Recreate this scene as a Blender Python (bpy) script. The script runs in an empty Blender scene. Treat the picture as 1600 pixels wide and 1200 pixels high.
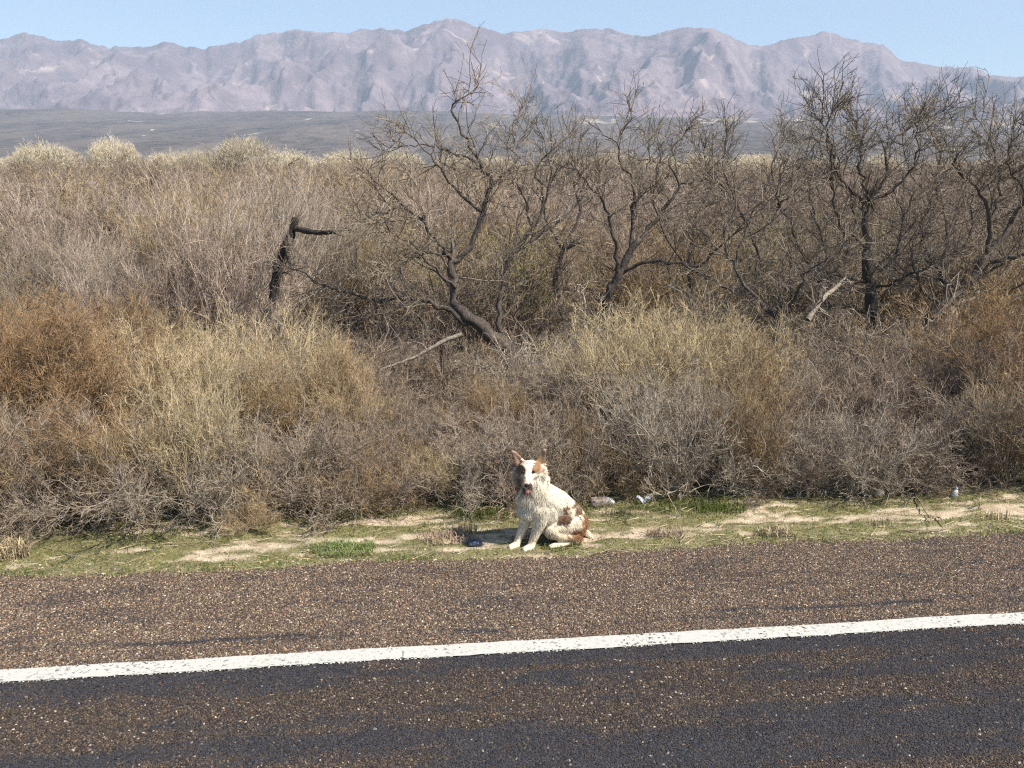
import bpy, math
import numpy as np
from mathutils import Vector
R = math.radians
rng = np.random.default_rng(11)
sc = bpy.context.scene
col = sc.collection

# ------------------------------------------------------------------ camera
F, HCAM = 1400.0, 2.3                       # focal length in pixels of the 1600 px wide photograph, eye height in metres
PITCH = math.atan(310 / F)
cd = bpy.data.cameras.new('camera'); cam = bpy.data.objects.new('camera', cd); col.objects.link(cam)
cd.sensor_width = 36; cd.lens = 36 * F / 1600; cd.clip_start = 0.05; cd.clip_end = 60000
cam.location = (0, 0, HCAM); cam.rotation_euler = (R(90) - PITCH, 0, 0)
sc.camera = cam
# ------------------------------------------------------------------ sky, sun, exposure
SUN_EL, SUN_AZ = R(48), R(114)              # azimuth clockwise from +Y
w = bpy.data.worlds.new('World'); sc.world = w; w.use_nodes = True
nt = w.node_tree; bg = nt.nodes['Background']
sky = nt.nodes.new('ShaderNodeTexSky'); sky.sky_type = 'NISHITA'; sky.sun_disc = False
sky.sun_elevation = SUN_EL; sky.sun_rotation = SUN_AZ; sky.altitude = 900; sky.air_density = 1.0; sky.dust_density = 0.0; sky.ozone_density = 1.2
nt.links.new(sky.outputs[0], bg.inputs[0]); bg.inputs[1].default_value = 0.105
sl = bpy.data.lights.new('sun', 'SUN'); sl.energy = 5.0; sl.angle = R(0.55); sl.color = (1, .94, .84)
sun = bpy.data.objects.new('sun', sl); col.objects.link(sun)
SUNV = Vector((math.sin(SUN_AZ) * math.cos(SUN_EL), math.cos(SUN_AZ) * math.cos(SUN_EL), math.sin(SUN_EL)))
sun.rotation_euler = (-SUNV).to_track_quat('-Z', 'Y').to_euler()
sc.view_settings.view_transform = 'Standard'; sc.view_settings.look = 'None'
sc.view_settings.exposure = 0.90; sc.view_settings.gamma = 1.0
sc.cycles.use_denoising = False
sc.cycles.max_bounces = 3; sc.cycles.diffuse_bounces = 2; sc.cycles.glossy_bounces = 1; sc.cycles.volume_bounces = 0
sc.cycles.transmission_bounces = 2; sc.cycles.transparent_max_bounces = 4
sc.cycles.sample_clamp_indirect = 4
sc.cycles.filter_width = 1.2

# ------------------------------------------------------------------ pixel helpers (photograph pixels, 1600 x 1200)
def ray(px, py):
    u = (px - 800) / F; v = (600 - py) / F
    return np.array([u, math.cos(PITCH) + v * math.sin(PITCH), -math.sin(PITCH) + v * math.cos(PITCH)])
def at_y(px, py, y):
    d = ray(px, py); return np.array([0, 0, HCAM]) + d * (y / d[1])
def on_ground(px, py, z=0.0):
    d = ray(px, py); t = (z - HCAM) / d[2]; return np.array([0, 0, HCAM]) + d * t
def lin(r, g, b):
    f = lambda c: c / 255 / 12.92 if c <= 10 else ((c / 255 + .055) / 1.055) ** 2.4
    return (f(r), f(g), f(b))

# ------------------------------------------------------------------ noise
def _h(ix, iy, s):
    n = (ix.astype(np.int64) * 374761393 + iy.astype(np.int64) * 668265263 + s * 974634121) & 0x7fffffff
    n = ((n ^ (n >> 13)) * 1274126177) & 0x7fffffff
    return ((n ^ (n >> 16)) & 0xffff) / 65535.0
def vn(x, y, s=0):
    x = np.asarray(x, float); y = np.asarray(y, float)
    ix = np.floor(x); iy = np.floor(y); fx = x - ix; fy = y - iy
    fx = fx * fx * (3 - 2 * fx); fy = fy * fy * (3 - 2 * fy)
    a = _h(ix, iy, s); b = _h(ix + 1, iy, s); c = _h(ix, iy + 1, s); d = _h(ix + 1, iy + 1, s)
    return (a * (1 - fx) + b * fx) * (1 - fy) + (c * (1 - fx) + d * fx) * fy
def fbm(x, y, s=0, o=4):
    t = 0; a = .5; n = 0
    for i in range(o):
        t = t + a * vn(np.asarray(x) * 2 ** i, np.asarray(y) * 2 ** i, s + i * 17); n += a; a *= .5
    return t / n
def ridged(x, y, s=0, o=5):
    t = 0; a = .5; n = 0
    for i in range(o):
        r = 1 - np.abs(2 * vn(np.asarray(x) * 2 ** i, np.asarray(y) * 2 ** i, s + i * 31) - 1)
        t = t + a * r * r; n += a; a *= .5
    return t / n
def sstep(a, b, x):
    t = np.clip((np.asarray(x, float) - a) / (b - a), 0, 1); return t * t * (3 - 2 * t)

# ------------------------------------------------------------------ mesh builder
def tag(o, label=None, cat=None, group=None, kind=None):
    if label: o['label'] = label
    if cat: o['category'] = cat
    if group: o['group'] = group
    if kind: o['kind'] = kind
    return o
def empty(name, loc=(0, 0, 0), rz=0, s=1.0):
    o = bpy.data.objects.new(name, None); col.objects.link(o); o.location = loc; o.rotation_euler = (0, 0, rz); o.scale = (s, s, s)
    o.empty_display_size = .1
    return o
def raw_mesh(name, V, faces, attrs=None, smooth=False):
    """faces: list of int arrays (n,3) or (n,4)"""
    me = bpy.data.meshes.new(name)
    V = np.asarray(V, np.float32)
    me.vertices.add(len(V)); me.vertices.foreach_set('co', V.ravel())
    faces = [np.asarray(f, np.int32) for f in faces if len(f)]
    if faces:
        tot = np.concatenate([np.full(len(f), f.shape[1], np.int32) for f in faces])
        idx = np.concatenate([f.ravel() for f in faces])
        st = np.concatenate([[0], np.cumsum(tot)[:-1]]).astype(np.int32)
        me.loops.add(len(idx)); me.loops.foreach_set('vertex_index', idx)
        me.polygons.add(len(tot)); me.polygons.foreach_set('loop_start', st)
        me.polygons.foreach_set('use_smooth', np.full(len(tot), smooth))
    for k, a in (attrs or {}).items():
        a = np.asarray(a, np.float32)
        if a.ndim == 1:
            at = me.attributes.new(k, 'FLOAT', 'POINT'); at.data.foreach_set('value', a)
        elif a.shape[1] == 3:
            at = me.attributes.new(k, 'FLOAT_VECTOR', 'POINT'); at.data.foreach_set('vector', a.ravel())
        else:
            at = me.attributes.new(k, 'FLOAT_COLOR', 'POINT'); at.data.foreach_set('color', a.ravel())
    me.update(calc_edges=True)
    return me
def obj(name, me, m=None, parent=None, loc=None):
    o = bpy.data.objects.new(name, me); col.objects.link(o)
    if m is not None and len(me.materials) == 0: me.materials.append(m)
    if parent is not None: o.parent = parent
    if loc is not None: o.location = loc
    return o
def nrm(v):
    return v / np.maximum(np.linalg.norm(v, axis=-1, keepdims=True), 1e-9)

class MB:
    def __init__(s): s.V = []; s.F = {3: [], 4: []}; s.T = []; s.A = []; s.n = 0
    def add(s, V, faces, tint, age):
        V = np.asarray(V, np.float32).reshape(-1, 3)
        for f in faces:
            f = np.asarray(f, np.int64); s.F[f.shape[1]].append(f + s.n)
        s.V.append(V); s.T.append(np.broadcast_to(np.asarray(tint, np.float32), (len(V),)).copy()); s.A.append(np.broadcast_to(np.asarray(age, np.float32), (len(V),)).copy())
        s.n += len(V)
    def tubes(s, P, Rr, sides=3, age=0.5, tint=None, lump=0.0):
        """P (M,N,3) polylines, Rr (M,N) radii"""
        P = np.asarray(P, float); Rr = np.asarray(Rr, float)
        M, N, _ = P.shape
        if M == 0: return
        T = np.empty_like(P); T[:, 1:-1] = P[:, 2:] - P[:, :-2]; T[:, 0] = P[:, 1] - P[:, 0]; T[:, -1] = P[:, -1] - P[:, -2]
        T = nrm(T)
        ref = nrm(rng.normal(size=(M, 1, 3)))
        bad = np.abs((ref * nrm(P[:, -1:] - P[:, :1])).sum(-1, keepdims=True)) > .85
        ref = np.where(bad, np.roll(ref, 1, axis=-1) * np.array([1, -1, 1]), ref)
        U = nrm(ref - (ref * T).sum(-1, keepdims=True) * T); W = np.cross(T, U)
        a = np.arange(sides) * 2 * math.pi / sides
        rr = Rr[:, :, None] * np.ones(sides)
        if lump: rr = rr * (1 + lump * rng.normal(size=rr.shape))
        V = P[:, :, None, :] + rr[..., None] * (np.cos(a)[None, None, :, None] * U[:, :, None, :] + np.sin(a)[None, None, :, None] * W[:, :, None, :])
        idx = np.arange(M * N * sides).reshape(M, N, sides)
        q = np.stack([idx[:, :-1, :], np.roll(idx, -1, 2)[:, :-1, :], np.roll(idx, -1, 2)[:, 1:, :], idx[:, 1:, :]], -1).reshape(-1, 4)
        if tint is None: tint = rng.random(M)
        tt = np.repeat(np.broadcast_to(tint, (M,)), N * sides)
        ag = np.broadcast_to(np.asarray(age, float), (M, N)) if np.ndim(age) < 2 else age
        ag = np.repeat(ag.reshape(M * N), sides)
        faces = [q]
        if sides > 3:
            V = V.reshape(-1, 3)
            caps = idx[:, -1, :]
            if sides == 4: faces.append(caps)
            else:
                c = [np.stack([caps[:, 0], caps[:, k], caps[:, k + 1]], -1) for k in range(1, sides - 1)]
                faces.append(np.concatenate(c))
        s.add(V, faces, tt, ag)
    def spikes(s, P0, P1, r, age=1.0, tint=None):
        """one slim three-sided pyramid from each P0 to P1"""
        M = len(P0)
        if M == 0: return
        T = nrm(P1 - P0); U = nrm(np.cross(T, nrm(rng.normal(size=(M, 3))))); W = np.cross(T, U)
        r = np.broadcast_to(np.asarray(r, float), (M,))[:, None]
        V = np.stack([P0 + U * r, P0 - .5 * U * r + .87 * W * r, P0 - .5 * U * r - .87 * W * r, P1], 1)
        b = np.arange(M)[:, None] * 4
        f = np.concatenate([b + np.array([0, 1, 3]), b + np.array([1, 2, 3]), b + np.array([2, 0, 3])])
        if tint is None: tint = rng.random(M)
        s.add(V, [f], np.repeat(np.broadcast_to(tint, (M,)), 4), np.repeat(np.broadcast_to(np.asarray(age, float), (M,)), 4))
    def mesh(s, name, smooth=False):
        V = np.concatenate(s.V); fs = [np.concatenate(v) for v in s.F.values() if v]
        return raw_mesh(name, V, fs, {'tint': np.concatenate(s.T), 'age': np.concatenate(s.A)}, smooth)

def grow(P, D, L, n, wander=.2, up=0.0, droop=0.0):
    M = len(P); pts = np.empty((M, n + 1, 3)); pts[:, 0] = P; d = nrm(np.asarray(D, float)).copy()
    st = (np.broadcast_to(L, (M,)) / n)[:, None]
    for i in range(n):
        d = nrm(d + wander * rng.normal(size=(M, 3)) + np.array([0, 0, up - droop * (i / n)]))
        pts[:, i + 1] = pts[:, i] + d * st
    return pts
def sprout(pts, k, t0, t1, ang, up=0.0, sd=.25):
    """k children for each polyline: start points, directions, parent index, parameter"""
    M, N, _ = pts.shape
    pi = np.repeat(np.arange(M), k); t = t0 + (t1 - t0) * rng.random(M * k)
    f = t * (N - 1); i = np.minimum(f.astype(int), N - 2); fr = (f - i)[:, None]
    p = pts[pi, i] * (1 - fr) + pts[pi, i + 1] * fr
    T = nrm(pts[pi, i + 1] - pts[pi, i])
    Q = nrm(np.cross(T, nrm(rng.normal(size=(M * k, 3)))))
    a = (ang + sd * rng.normal(size=M * k))[:, None]
    d = nrm(np.cos(a) * T + np.sin(a) * Q + np.array([0, 0, up]))
    return p, d, pi, t
def taper(M, n, r0, r1, p=1.0):
    t = np.linspace(0, 1, n + 1) ** p
    return np.broadcast_to(r0, (M,))[:, None] * (1 - t) + np.broadcast_to(r1, (M,))[:, None] * t

# ------------------------------------------------------------------ materials
def new_mat(name):
    m = bpy.data.materials.new(name); m.use_nodes = True
    n = m.node_tree; b = n.nodes['Principled BSDF']; b.inputs['Roughness'].default_value = .9
    b.inputs['Specular IOR Level'].default_value = .2
    return m, n, b
def rgb(n, c):
    x = n.nodes.new('ShaderNodeRGB'); x.outputs[0].default_value = (*c[:3], 1); return x.outputs[0]
def mixc(n, f, a, b, mode='MIX'):
    x = n.nodes.new('ShaderNodeMix'); x.data_type = 'RGBA'; x.blend_type = mode
    for s_, v in ((0, f), (6, a), (7, b)):
        if isinstance(v, bpy.types.NodeSocket): n.links.new(v, x.inputs[s_])
        elif s_ == 0: x.inputs[0].default_value = v
        else: x.inputs[s_].default_value = (*v[:3], 1)
    return x.outputs[2]
def attr(n, name, kind='GEOMETRY', out='Fac'):
    x = n.nodes.new('ShaderNodeAttribute'); x.attribute_name = name; x.attribute_type = kind; return x.outputs[out]
def math_(n, op, a, b=None, clamp=False):
    x = n.nodes.new('ShaderNodeMath'); x.operation = op; x.use_clamp = clamp
    for i, v in enumerate((a, b)):
        if v is None: continue
        if isinstance(v, bpy.types.NodeSocket): n.links.new(v, x.inputs[i])
        else: x.inputs[i].default_value = v
    return x.outputs[0]
def noise(n, scale, detail=4, rough=.55, vec=None, dist=0):
    x = n.nodes.new('ShaderNodeTexNoise'); x.inputs['Scale'].default_value = scale; x.inputs['Detail'].default_value = detail
    x.inputs['Roughness'].default_value = rough; x.inputs['Distortion'].default_value = dist
    if vec is not None: n.links.new(vec, x.inputs['Vector'])
    return x.outputs['Fac']
def ramp(n, f, stops, interp='LINEAR'):
    x = n.nodes.new('ShaderNodeValToRGB'); x.color_ramp.interpolation = interp; e = x.color_ramp.elements
    while len(e) < len(stops): e.new(.5)
    for i, (p, c) in enumerate(stops):
        e[i].position = p; e[i].color = (c, c, c, 1) if np.isscalar(c) else (*c[:3], 1)
    n.links.new(f, x.inputs[0]); return x.outputs[0]
def geo(n, out='Position'):
    return n.nodes.new('ShaderNodeNewGeometry').outputs[out]
def bump(n, h, strength, dist, b):
    x = n.nodes.new('ShaderNodeBump'); x.inputs['Strength'].default_value = strength; x.inputs['Distance'].default_value = dist
    n.links.new(h, x.inputs['Height']); n.links.new(x.outputs[0], b.inputs['Normal'])
def twig_mat(name, stem, twig, tip, vary=.35, transl=0.0):
    m, n, b = new_mat(name)
    age = attr(n, 'age'); tint = attr(n, 'tint')
    c = mixc(n, ramp(n, age, [(.1, 0.), (.6, 1.)]), stem, twig)
    c = mixc(n, ramp(n, age, [(.6, 0.), (1., 1.)]), c, tip)
    c = mixc(n, ramp(n, noise(n, 3.2, 3, .6, geo(n)), [(.46, 0.), (.62, .55)]), c, mixc(n, .6, c, (.25, .20, .155)))
    v = math_(n, 'ADD', math_(n, 'MULTIPLY', tint, 2 * vary), 1 - vary)
    rnd = n.nodes.new('ShaderNodeObjectInfo').outputs['Random']
    v = math_(n, 'MULTIPLY', v, math_(n, 'ADD', math_(n, 'MULTIPLY', rnd, .3), .85))
    x = n.nodes.new('ShaderNodeVectorMath'); x.operation = 'SCALE'; n.links.new(c, x.inputs[0]); n.links.new(v, x.inputs['Scale'])
    n.links.new(x.outputs[0], b.inputs['Base Color'])
    return m
def plain(name, c, rough=.8, nscale=None, c2=None, bstr=0):
    m, n, b = new_mat(name); b.inputs['Roughness'].default_value = rough
    if nscale:
        tc = n.nodes.new('ShaderNodeTexCoord').outputs['Object']
        f = noise(n, nscale, 5, .6, tc)
        n.links.new(mixc(n, ramp(n, f, [(.35, 0.), (.65, 1.)]), c, c2), b.inputs['Base Color'])
        if bstr: bump(n, f, bstr, .01, b)
    else: b.inputs['Base Color'].default_value = (*c, 1)
    return m

# ------------------------------------------------------------------ ground form
def gz(x, y):
    x = np.asarray(x, float); y = np.asarray(y, float)
    z = -0.85 * sstep(6.6, 12, y) - .7 * sstep(12, 60, y) - .6 * sstep(60, 300, y)
    z = z + (fbm(x * .35, y * .35, 3) - .5) * .25 * sstep(6.6, 9, y) + (fbm(x * .03, y * .03, 5) - .5) * 1.5 * sstep(30, 120, y)
    z = z + (fbm(x * 2.1, y * 2.1, 8) - .5) * .05 * sstep(5.2, 5.6, y) * (1 - sstep(20, 40, y))
    return z
def gz1(x, y): return float(gz(np.array([x]), np.array([y]))[0])

# road frame: the painted edge line gives the direction
A0 = on_ground(0, 1061)[:2]; B0 = on_ground(1600, 970)[:2]
EV = (B0 - A0) / np.linalg.norm(B0 - A0); NV = np.array([-EV[1], EV[0]])
def q_of(x, y): return (np.asarray(x) - A0[0]) * NV[0] + (np.asarray(y) - A0[1]) * NV[1]
def s_of(x, y): return (np.asarray(x) - A0[0]) * EV[0] + (np.asarray(y) - A0[1]) * EV[1]
def xy_of(s, q): return A0[0] + EV[0] * s + NV[0] * q, A0[1] + EV[1] * s + NV[1] * q
QEDGE = float(np.mean([q_of(*on_ground(px, py)[:2]) for px, py in ((0, 902), (400, 888), (800, 868), (1200, 850), (1600, 838))])) - .05
LW = float(q_of(*on_ground(800, 1003)[:2]) - q_of(*on_ground(800, 1023)[:2])) / 2 * .9      # half width of the line
def qedge(s): return QEDGE + (fbm(s * .9, s * 0, 21) - .5) * .16 + (fbm(s * 9, s * 0, 22, 3) - .5) * .09
print('QEDGE', QEDGE, 'line width', 2 * LW)

# ---- soil sheet to the horizon
def strip(ys, hw, nx, zf, warp=1.6):
    t = np.linspace(-1, 1, nx); t = np.sign(t) * np.abs(t) ** warp
    Y = np.repeat(np.asarray(ys, float), nx); X = (hw(np.asarray(ys, float))[:, None] * t[None, :]).ravel()
    Z = zf(X, Y)
    idx = np.arange(len(ys) * nx).reshape(len(ys), nx)
    f = np.stack([idx[:-1, :-1], idx[:-1, 1:], idx[1:, 1:], idx[1:, :-1]], -1).reshape(-1, 4)
    return np.stack([X, Y, Z], -1), f
ys = np.concatenate([[-300, -60, -15, 0], np.arange(4, 14, .2), np.arange(14, 40, 1.), np.geomspace(40, 10500, 60)])
V, f = strip(ys, lambda y: 40 + .95 * np.abs(y), 181, lambda x, y: gz(x, y) - .012)
m, n, b = new_mat('dry_soil')
p = geo(n)
f1 = noise(n, 1.7, 6, .6, p); f2 = noise(n, .02, 5, .6, p); f3 = noise(n, 60, 3, .6, p)
c = mixc(n, ramp(n, f1, [(.35, 0.), (.65, 1.)]), (.17, .125, .085), (.25, .19, .13))
c = mixc(n, ramp(n, f2, [(.4, 0.), (.6, 1.)]), c, (.15, .12, .08))
c = mixc(n, ramp(n, f3, [(.45, 0.), (.6, .5)]), c, (.32, .25, .18))
n.links.new(c, b.inputs['Base Color']); bump(n, f3, .6, .03, b)
tag(obj('ground', raw_mesh('ground', V, [f], smooth=True), m), kind='structure')

# ---- far slope rising to the mountains
CRU = np.array([-900, 0, 120, 180, 260, 330, 420, 560, 700, 850, 1000, 1150, 1300, 1600, 2500])
CRV = np.array([168, 170, 170, 173, 176, 174, 172, 172, 175, 178, 181, 183, 184, 186, 188])
def uv(px, py): d = ray(px, py); return d[0] / d[1], d[2] / d[1]
cu = [uv(a, b_)[0] for a, b_ in zip(CRU, CRV)]; cv = [uv(a, b_)[1] for a, b_ in zip(CRU, CRV)]
def far_slope(x, y):
    u = x / y; e = np.interp(u, cu, cv)
    t = np.clip((y - 900) / 3700, 0, 1.25)
    z = -5 + (HCAM + e * 4600 + 5) * np.where(t < 1, t ** 1.25, 1 - (t - 1) * .6)
    z = z + (ridged(x / 900, y / 2600, 41, 4) - .45) * 40 * sstep(0, .5, t) * (1 - .6 * sstep(.85, 1, t)) + (fbm(x / 260, y / 700, 43, 3) - .5) * 14 * sstep(0, .3, t)
    return z - 2 * (1 - sstep(0, .1, t))
V, f = strip(np.linspace(900, 5400, 220), lambda y: .95 * y, 401, far_slope, 1.0)
sel = np.zeros(len(V)); su_ = V[:, 0] / V[:, 1]; se_ = (V[:, 2] - HCAM) / V[:, 1]
for pa, pb, ya, yb in ((1475, 1640, 190, 201), (885, 965, 186, 193), (1085, 1185, 185, 193)):
    (ua, eb), (ub, ea) = uv(pa, ya), uv(pb, yb)
    sel = np.maximum(sel, ((su_ > ua) & (su_ < ub) & (se_ > ea) & (se_ < eb)) * sstep(.42, .55, fbm(V[:, 0] / 60, V[:, 1] / 160, 47, 3)))
m, n, b = new_mat('creosote_slope')
p = geo(n)
mp = n.nodes.new('ShaderNodeMapping'); mp.inputs['Scale'].default_value = (1, .25, 1); n.links.new(p, mp.inputs['Vector'])
f1 = noise(n, .03, 8, .8, mp.outputs[0]); f2 = noise(n, .004, 5, .6, mp.outputs[0]); f3 = noise(n, .006, 5, .6, mp.outputs[0], 1.5)
c = mixc(n, ramp(n, f1, [(.42, 0.), (.56, 1.)]), (.054, .047, .042), (.130, .107, .094))
c = mixc(n, ramp(n, f2, [(.45, 0.), (.62, .65)]), c, (.17, .135, .11))
c = mixc(n, ramp(n, f3, [(.67, 0.), (.70, .9)]), c, (.62, .55, .47))
c = mixc(n, attr(n, 'bluff'), c, (.36, .30, .24))
n.links.new(c, b.inputs['Base Color'])
tag(obj('desert_slope', raw_mesh('desert_slope', V, [f], {'bluff': sel}, smooth=True), m), kind='structure')

# ---- mountain range
SIL = [(-900, 95), (-700, 60), (-500, 85), (-350, 58), (-200, 74), (-80, 60), (0, 63), (40, 51), (70, 58), (95, 65), (125, 60), (150, 70), (170, 75), (180, 71), (215, 75), (240, 72), (262, 64), (285, 72), (318, 76), (345, 69), (375, 66), (400, 56), (455, 47), (520, 50), (545, 51), (565, 46), (595, 44), (635, 48), (665, 38), (690, 31), (712, 27), (735, 40), (765, 45), (785, 52), (800, 50), (845, 45), (880, 50), (930, 44), (955, 46), (975, 53), (1015, 56), (1050, 47), (1075, 41), (1110, 44), (1140, 56), (1170, 71), (1200, 71), (1220, 63), (1260, 58), (1290, 49), (1320, 60), (1350, 65), (1380, 70), (1410, 96), (1430, 97), (1465, 105), (1500, 105), (1520, 104), (1545, 115), (1580, 121), (1600, 118), (1700, 128), (1850, 110), (2000, 135), (2300, 120), (2600, 140)]
su = [uv(a, b_)[0] for a, b_ in SIL]; sv = [uv(a, b_)[1] for a, b_ in SIL]
NU, NY = 900, 150
us = np.linspace(-1.05, 1.05, NU)
ts = np.concatenate([np.linspace(0, 1, NY - 22), np.linspace(1.02, 1.45, 22)])
U, T = np.meshgrid(us, ts)
ridge_y = 8000 + (fbm(us * 5, us * 0, 61) - .5) * 1500
Y = 5300 + (ridge_y[None, :] - 5300) * T; X = U * Y
zr = HCAM + (np.interp(us, su, sv) + (fbm(us * 160, us * 0, 65, 3) - .5) * .004)[None, :] * ridge_y[None, :]
zb = HCAM + .070 * Y
wx = X + 500 * (fbm(X / 1500, Y / 1500, 71) - .5); wy = Y + 700 * (fbm(X / 1500, Y / 1500, 73) - .5)
front = np.where(T <= 1, .30 * T + .70 * T ** 2.1, np.clip(1 - (T - 1) * 2.2, 0, 1))
rel = zr - (HCAM + .070 * 5300)
Z = (HCAM + .070 * 5300) + rel * front
env = np.clip(T, 0, 1) ** .5 * np.clip(1 - np.clip(T, 0, 1) ** 5, 0, 1)
Z = Z + env * ((ridged(wx / 1150, wy / 2100, 81, 6) - .5) * 800 + (ridged(wx / 380, wy / 520, 91, 5) - .5) * 320)
el = (Z - HCAM) / Y; lim = np.interp(us, su, sv)[None, :] - .004
Z = np.where(T < .985, HCAM + np.minimum(el, lim) * Y, Z)
Z = np.maximum(Z, HCAM + .055 * Y * (T <= 1) - 300 * (T > 1))
idx = np.arange(len(ts) * NU).reshape(len(ts), NU)
f = np.stack([idx[:-1, :-1], idx[:-1, 1:], idx[1:, 1:], idx[1:, :-1]], -1).reshape(-1, 4)
m, n, b = new_mat('mountain_rock')
p = geo(n)
f1 = noise(n, .0016, 7, .62, p, .6); f2 = noise(n, .010, 6, .7, p); f3 = noise(n, .0028, 6, .6, p, 1.2)
c = mixc(n, ramp(n, f1, [(.38, 0.), (.62, 1.)]), (.16, .118, .135), (.31, .235, .24))
c = mixc(n, ramp(n, f2, [(.42, 0.), (.60, .5)]), c, (.13, .10, .12))
c = mixc(n, ramp(n, f3, [(.60, 0.), (.70, .8)]), c, (.50, .385, .345))
n.links.new(c, b.inputs['Base Color']); bump(n, noise(n, .010, 6, .65, p), .8, 40, b)
tag(obj('mountains', raw_mesh('mountains', np.stack([X, Y, Z], -1).reshape(-1, 3), [f], smooth=True), m), kind='structure')

# ---- haze: the air between here and the mountains
V = np.array([(x, y, z) for z in (-40, 2600) for x, y in ((-12500, -400), (12500, -400), (12500, 10800), (-12500, 10800))], float)
hz = obj('haze', raw_mesh('haze', V, [np.array([(3, 2, 1, 0), (4, 5, 6, 7), (0, 1, 5, 4), (1, 2, 6, 5), (2, 3, 7, 6), (3, 0, 4, 7)])]))
m = bpy.data.materials.new('haze_air'); m.use_nodes = True; n = m.node_tree; n.nodes.remove(n.nodes['Principled BSDF'])
pv = n.nodes.new('ShaderNodeVolumePrincipled'); pv.inputs['Density'].default_value = 8.8e-5; pv.inputs['Color'].default_value = (.68, .82, 1, 1)
pv.inputs['Density Attribute'].default_value = ''; pv.inputs['Anisotropy'].default_value = .0
n.links.new(pv.outputs[0], n.nodes['Material Output'].inputs['Volume']); m.cycles.homogeneous_volume = True
hz.data.materials.append(m); tag(hz, kind='stuff')

# ------------------------------------------------------------------ road
def sheet_sq(name, ss, q0, q1, nq, z, m):
    """sheet along the road between the offsets q0(s) and q1(s)"""
    S = np.repeat(ss, nq); t = np.tile(np.linspace(0, 1, nq), len(ss)); Q = q0(S) * (1 - t) + q1(S) * t
    X, Y = xy_of(S, Q); Zz = z + (fbm(X * 1.3, Y * 1.3, 77) - .5) * .012 * (np.abs(S - 3) < 8)
    idx = np.arange(len(ss) * nq).reshape(len(ss), nq)
    f = np.stack([idx[:-1, :-1], idx[1:, :-1], idx[1:, 1:], idx[:-1, 1:]], -1).reshape(-1, 4)
    return obj(name, raw_mesh(name, np.stack([X, Y, Zz], -1), [f], smooth=True), m)
SS = np.concatenate([np.linspace(-260, -6, 30), np.arange(-5.5, 12, .06), np.linspace(12.5, 260, 30)])
m, n, b = new_mat('chip_seal')
p = geo(n)
vo = n.nodes.new('ShaderNodeTexVoronoi'); vo.inputs['Scale'].default_value = 75; n.links.new(p, vo.inputs['Vector'])
sep = n.nodes.new('ShaderNodeSeparateColor'); n.links.new(vo.outputs['Color'], sep.inputs[0])
c = mixc(n, sep.outputs[0], (.022, .020, .020), (.085, .070, .060))
c = mixc(n, ramp(n, noise(n, 3, 5, .6, p), [(.4, 0.), (.62, .6)]), c, (.075, .058, .046))
n.links.new(c, b.inputs['Base Color']); b.inputs['Roughness'].default_value = .8
bump(n, vo.outputs['Distance'], .7, .006, b)
road_mat = m
road = tag(sheet_sq('road', SS, lambda s: s * 0 - 9.5, lambda s: qedge(s), 60, .012, m), kind='structure')

# painted line
m, n, b = new_mat('road_paint')
p = geo(n)
fl = math_(n, 'MULTIPLY', ramp(n, noise(n, 45, 4, .7, p), [(.56, 0.), (.60, 1.)]), ramp(n, noise(n, 3.5, 3, .6, p), [(.40, .2), (.58, 1.)]))
c = mixc(n, noise(n, 8, 4, .6, p), (.42, .405, .355), (.50, .48, .43))
c = mixc(n, fl, c, (.05, .045, .04))
n.links.new(c, b.inputs['Base Color']); b.inputs['Roughness'].default_value = .65; bump(n, noise(n, 120, 3, .6, p), .5, .004, b)
paint = m
wob = lambda s, k: (fbm(s * 16, s * 0, k, 3) - .5) * .016
line = tag(sheet_sq('edge_line', SS, lambda s: -LW + wob(s, 31), lambda s: LW + wob(s, 32), 5, .0195, paint), kind='structure')

# stone chips bedded in the bitumen: points with a size, a turn and a colour each
def gn_scatter(o, src, mat=None):
    ng = bpy.data.node_groups.new('scatter_' + o.name, 'GeometryNodeTree')
    ng.interface.new_socket('Geometry', in_out='INPUT', socket_type='NodeSocketGeometry')
    ng.interface.new_socket('Geometry', in_out='OUTPUT', socket_type='NodeSocketGeometry')
    N = ng.nodes; Lk = ng.links
    gi = N.new('NodeGroupInput'); go = N.new('NodeGroupOutput')
    oi = N.new('GeometryNodeObjectInfo'); oi.inputs[0].default_value = src
    ip = N.new('GeometryNodeInstanceOnPoints')
    ar = N.new('GeometryNodeInputNamedAttribute'); ar.data_type = 'FLOAT_VECTOR'; ar.inputs[0].default_value = 'rot'
    asc = N.new('GeometryNodeInputNamedAttribute'); asc.data_type = 'FLOAT_VECTOR'; asc.inputs[0].default_value = 'scl'
    er = N.new('FunctionNodeEulerToRotation')
    Lk.new(gi.outputs[0], ip.inputs['Points']); Lk.new(oi.outputs['Geometry'], ip.inputs['Instance'])
    Lk.new(ar.outputs[0], er.inputs[0]); Lk.new(er.outputs[0], ip.inputs['Rotation']); Lk.new(asc.outputs[0], ip.inputs['Scale'])
    last = ip.outputs[0]
    if mat:
        sm = N.new('GeometryNodeSetMaterial'); sm.inputs['Material'].default_value = mat; Lk.new(last, sm.inputs[0]); last = sm.outputs[0]
    Lk.new(last, go.inputs[0])
    md = o.modifiers.new('scatter', 'NODES'); md.node_group = ng
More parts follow.
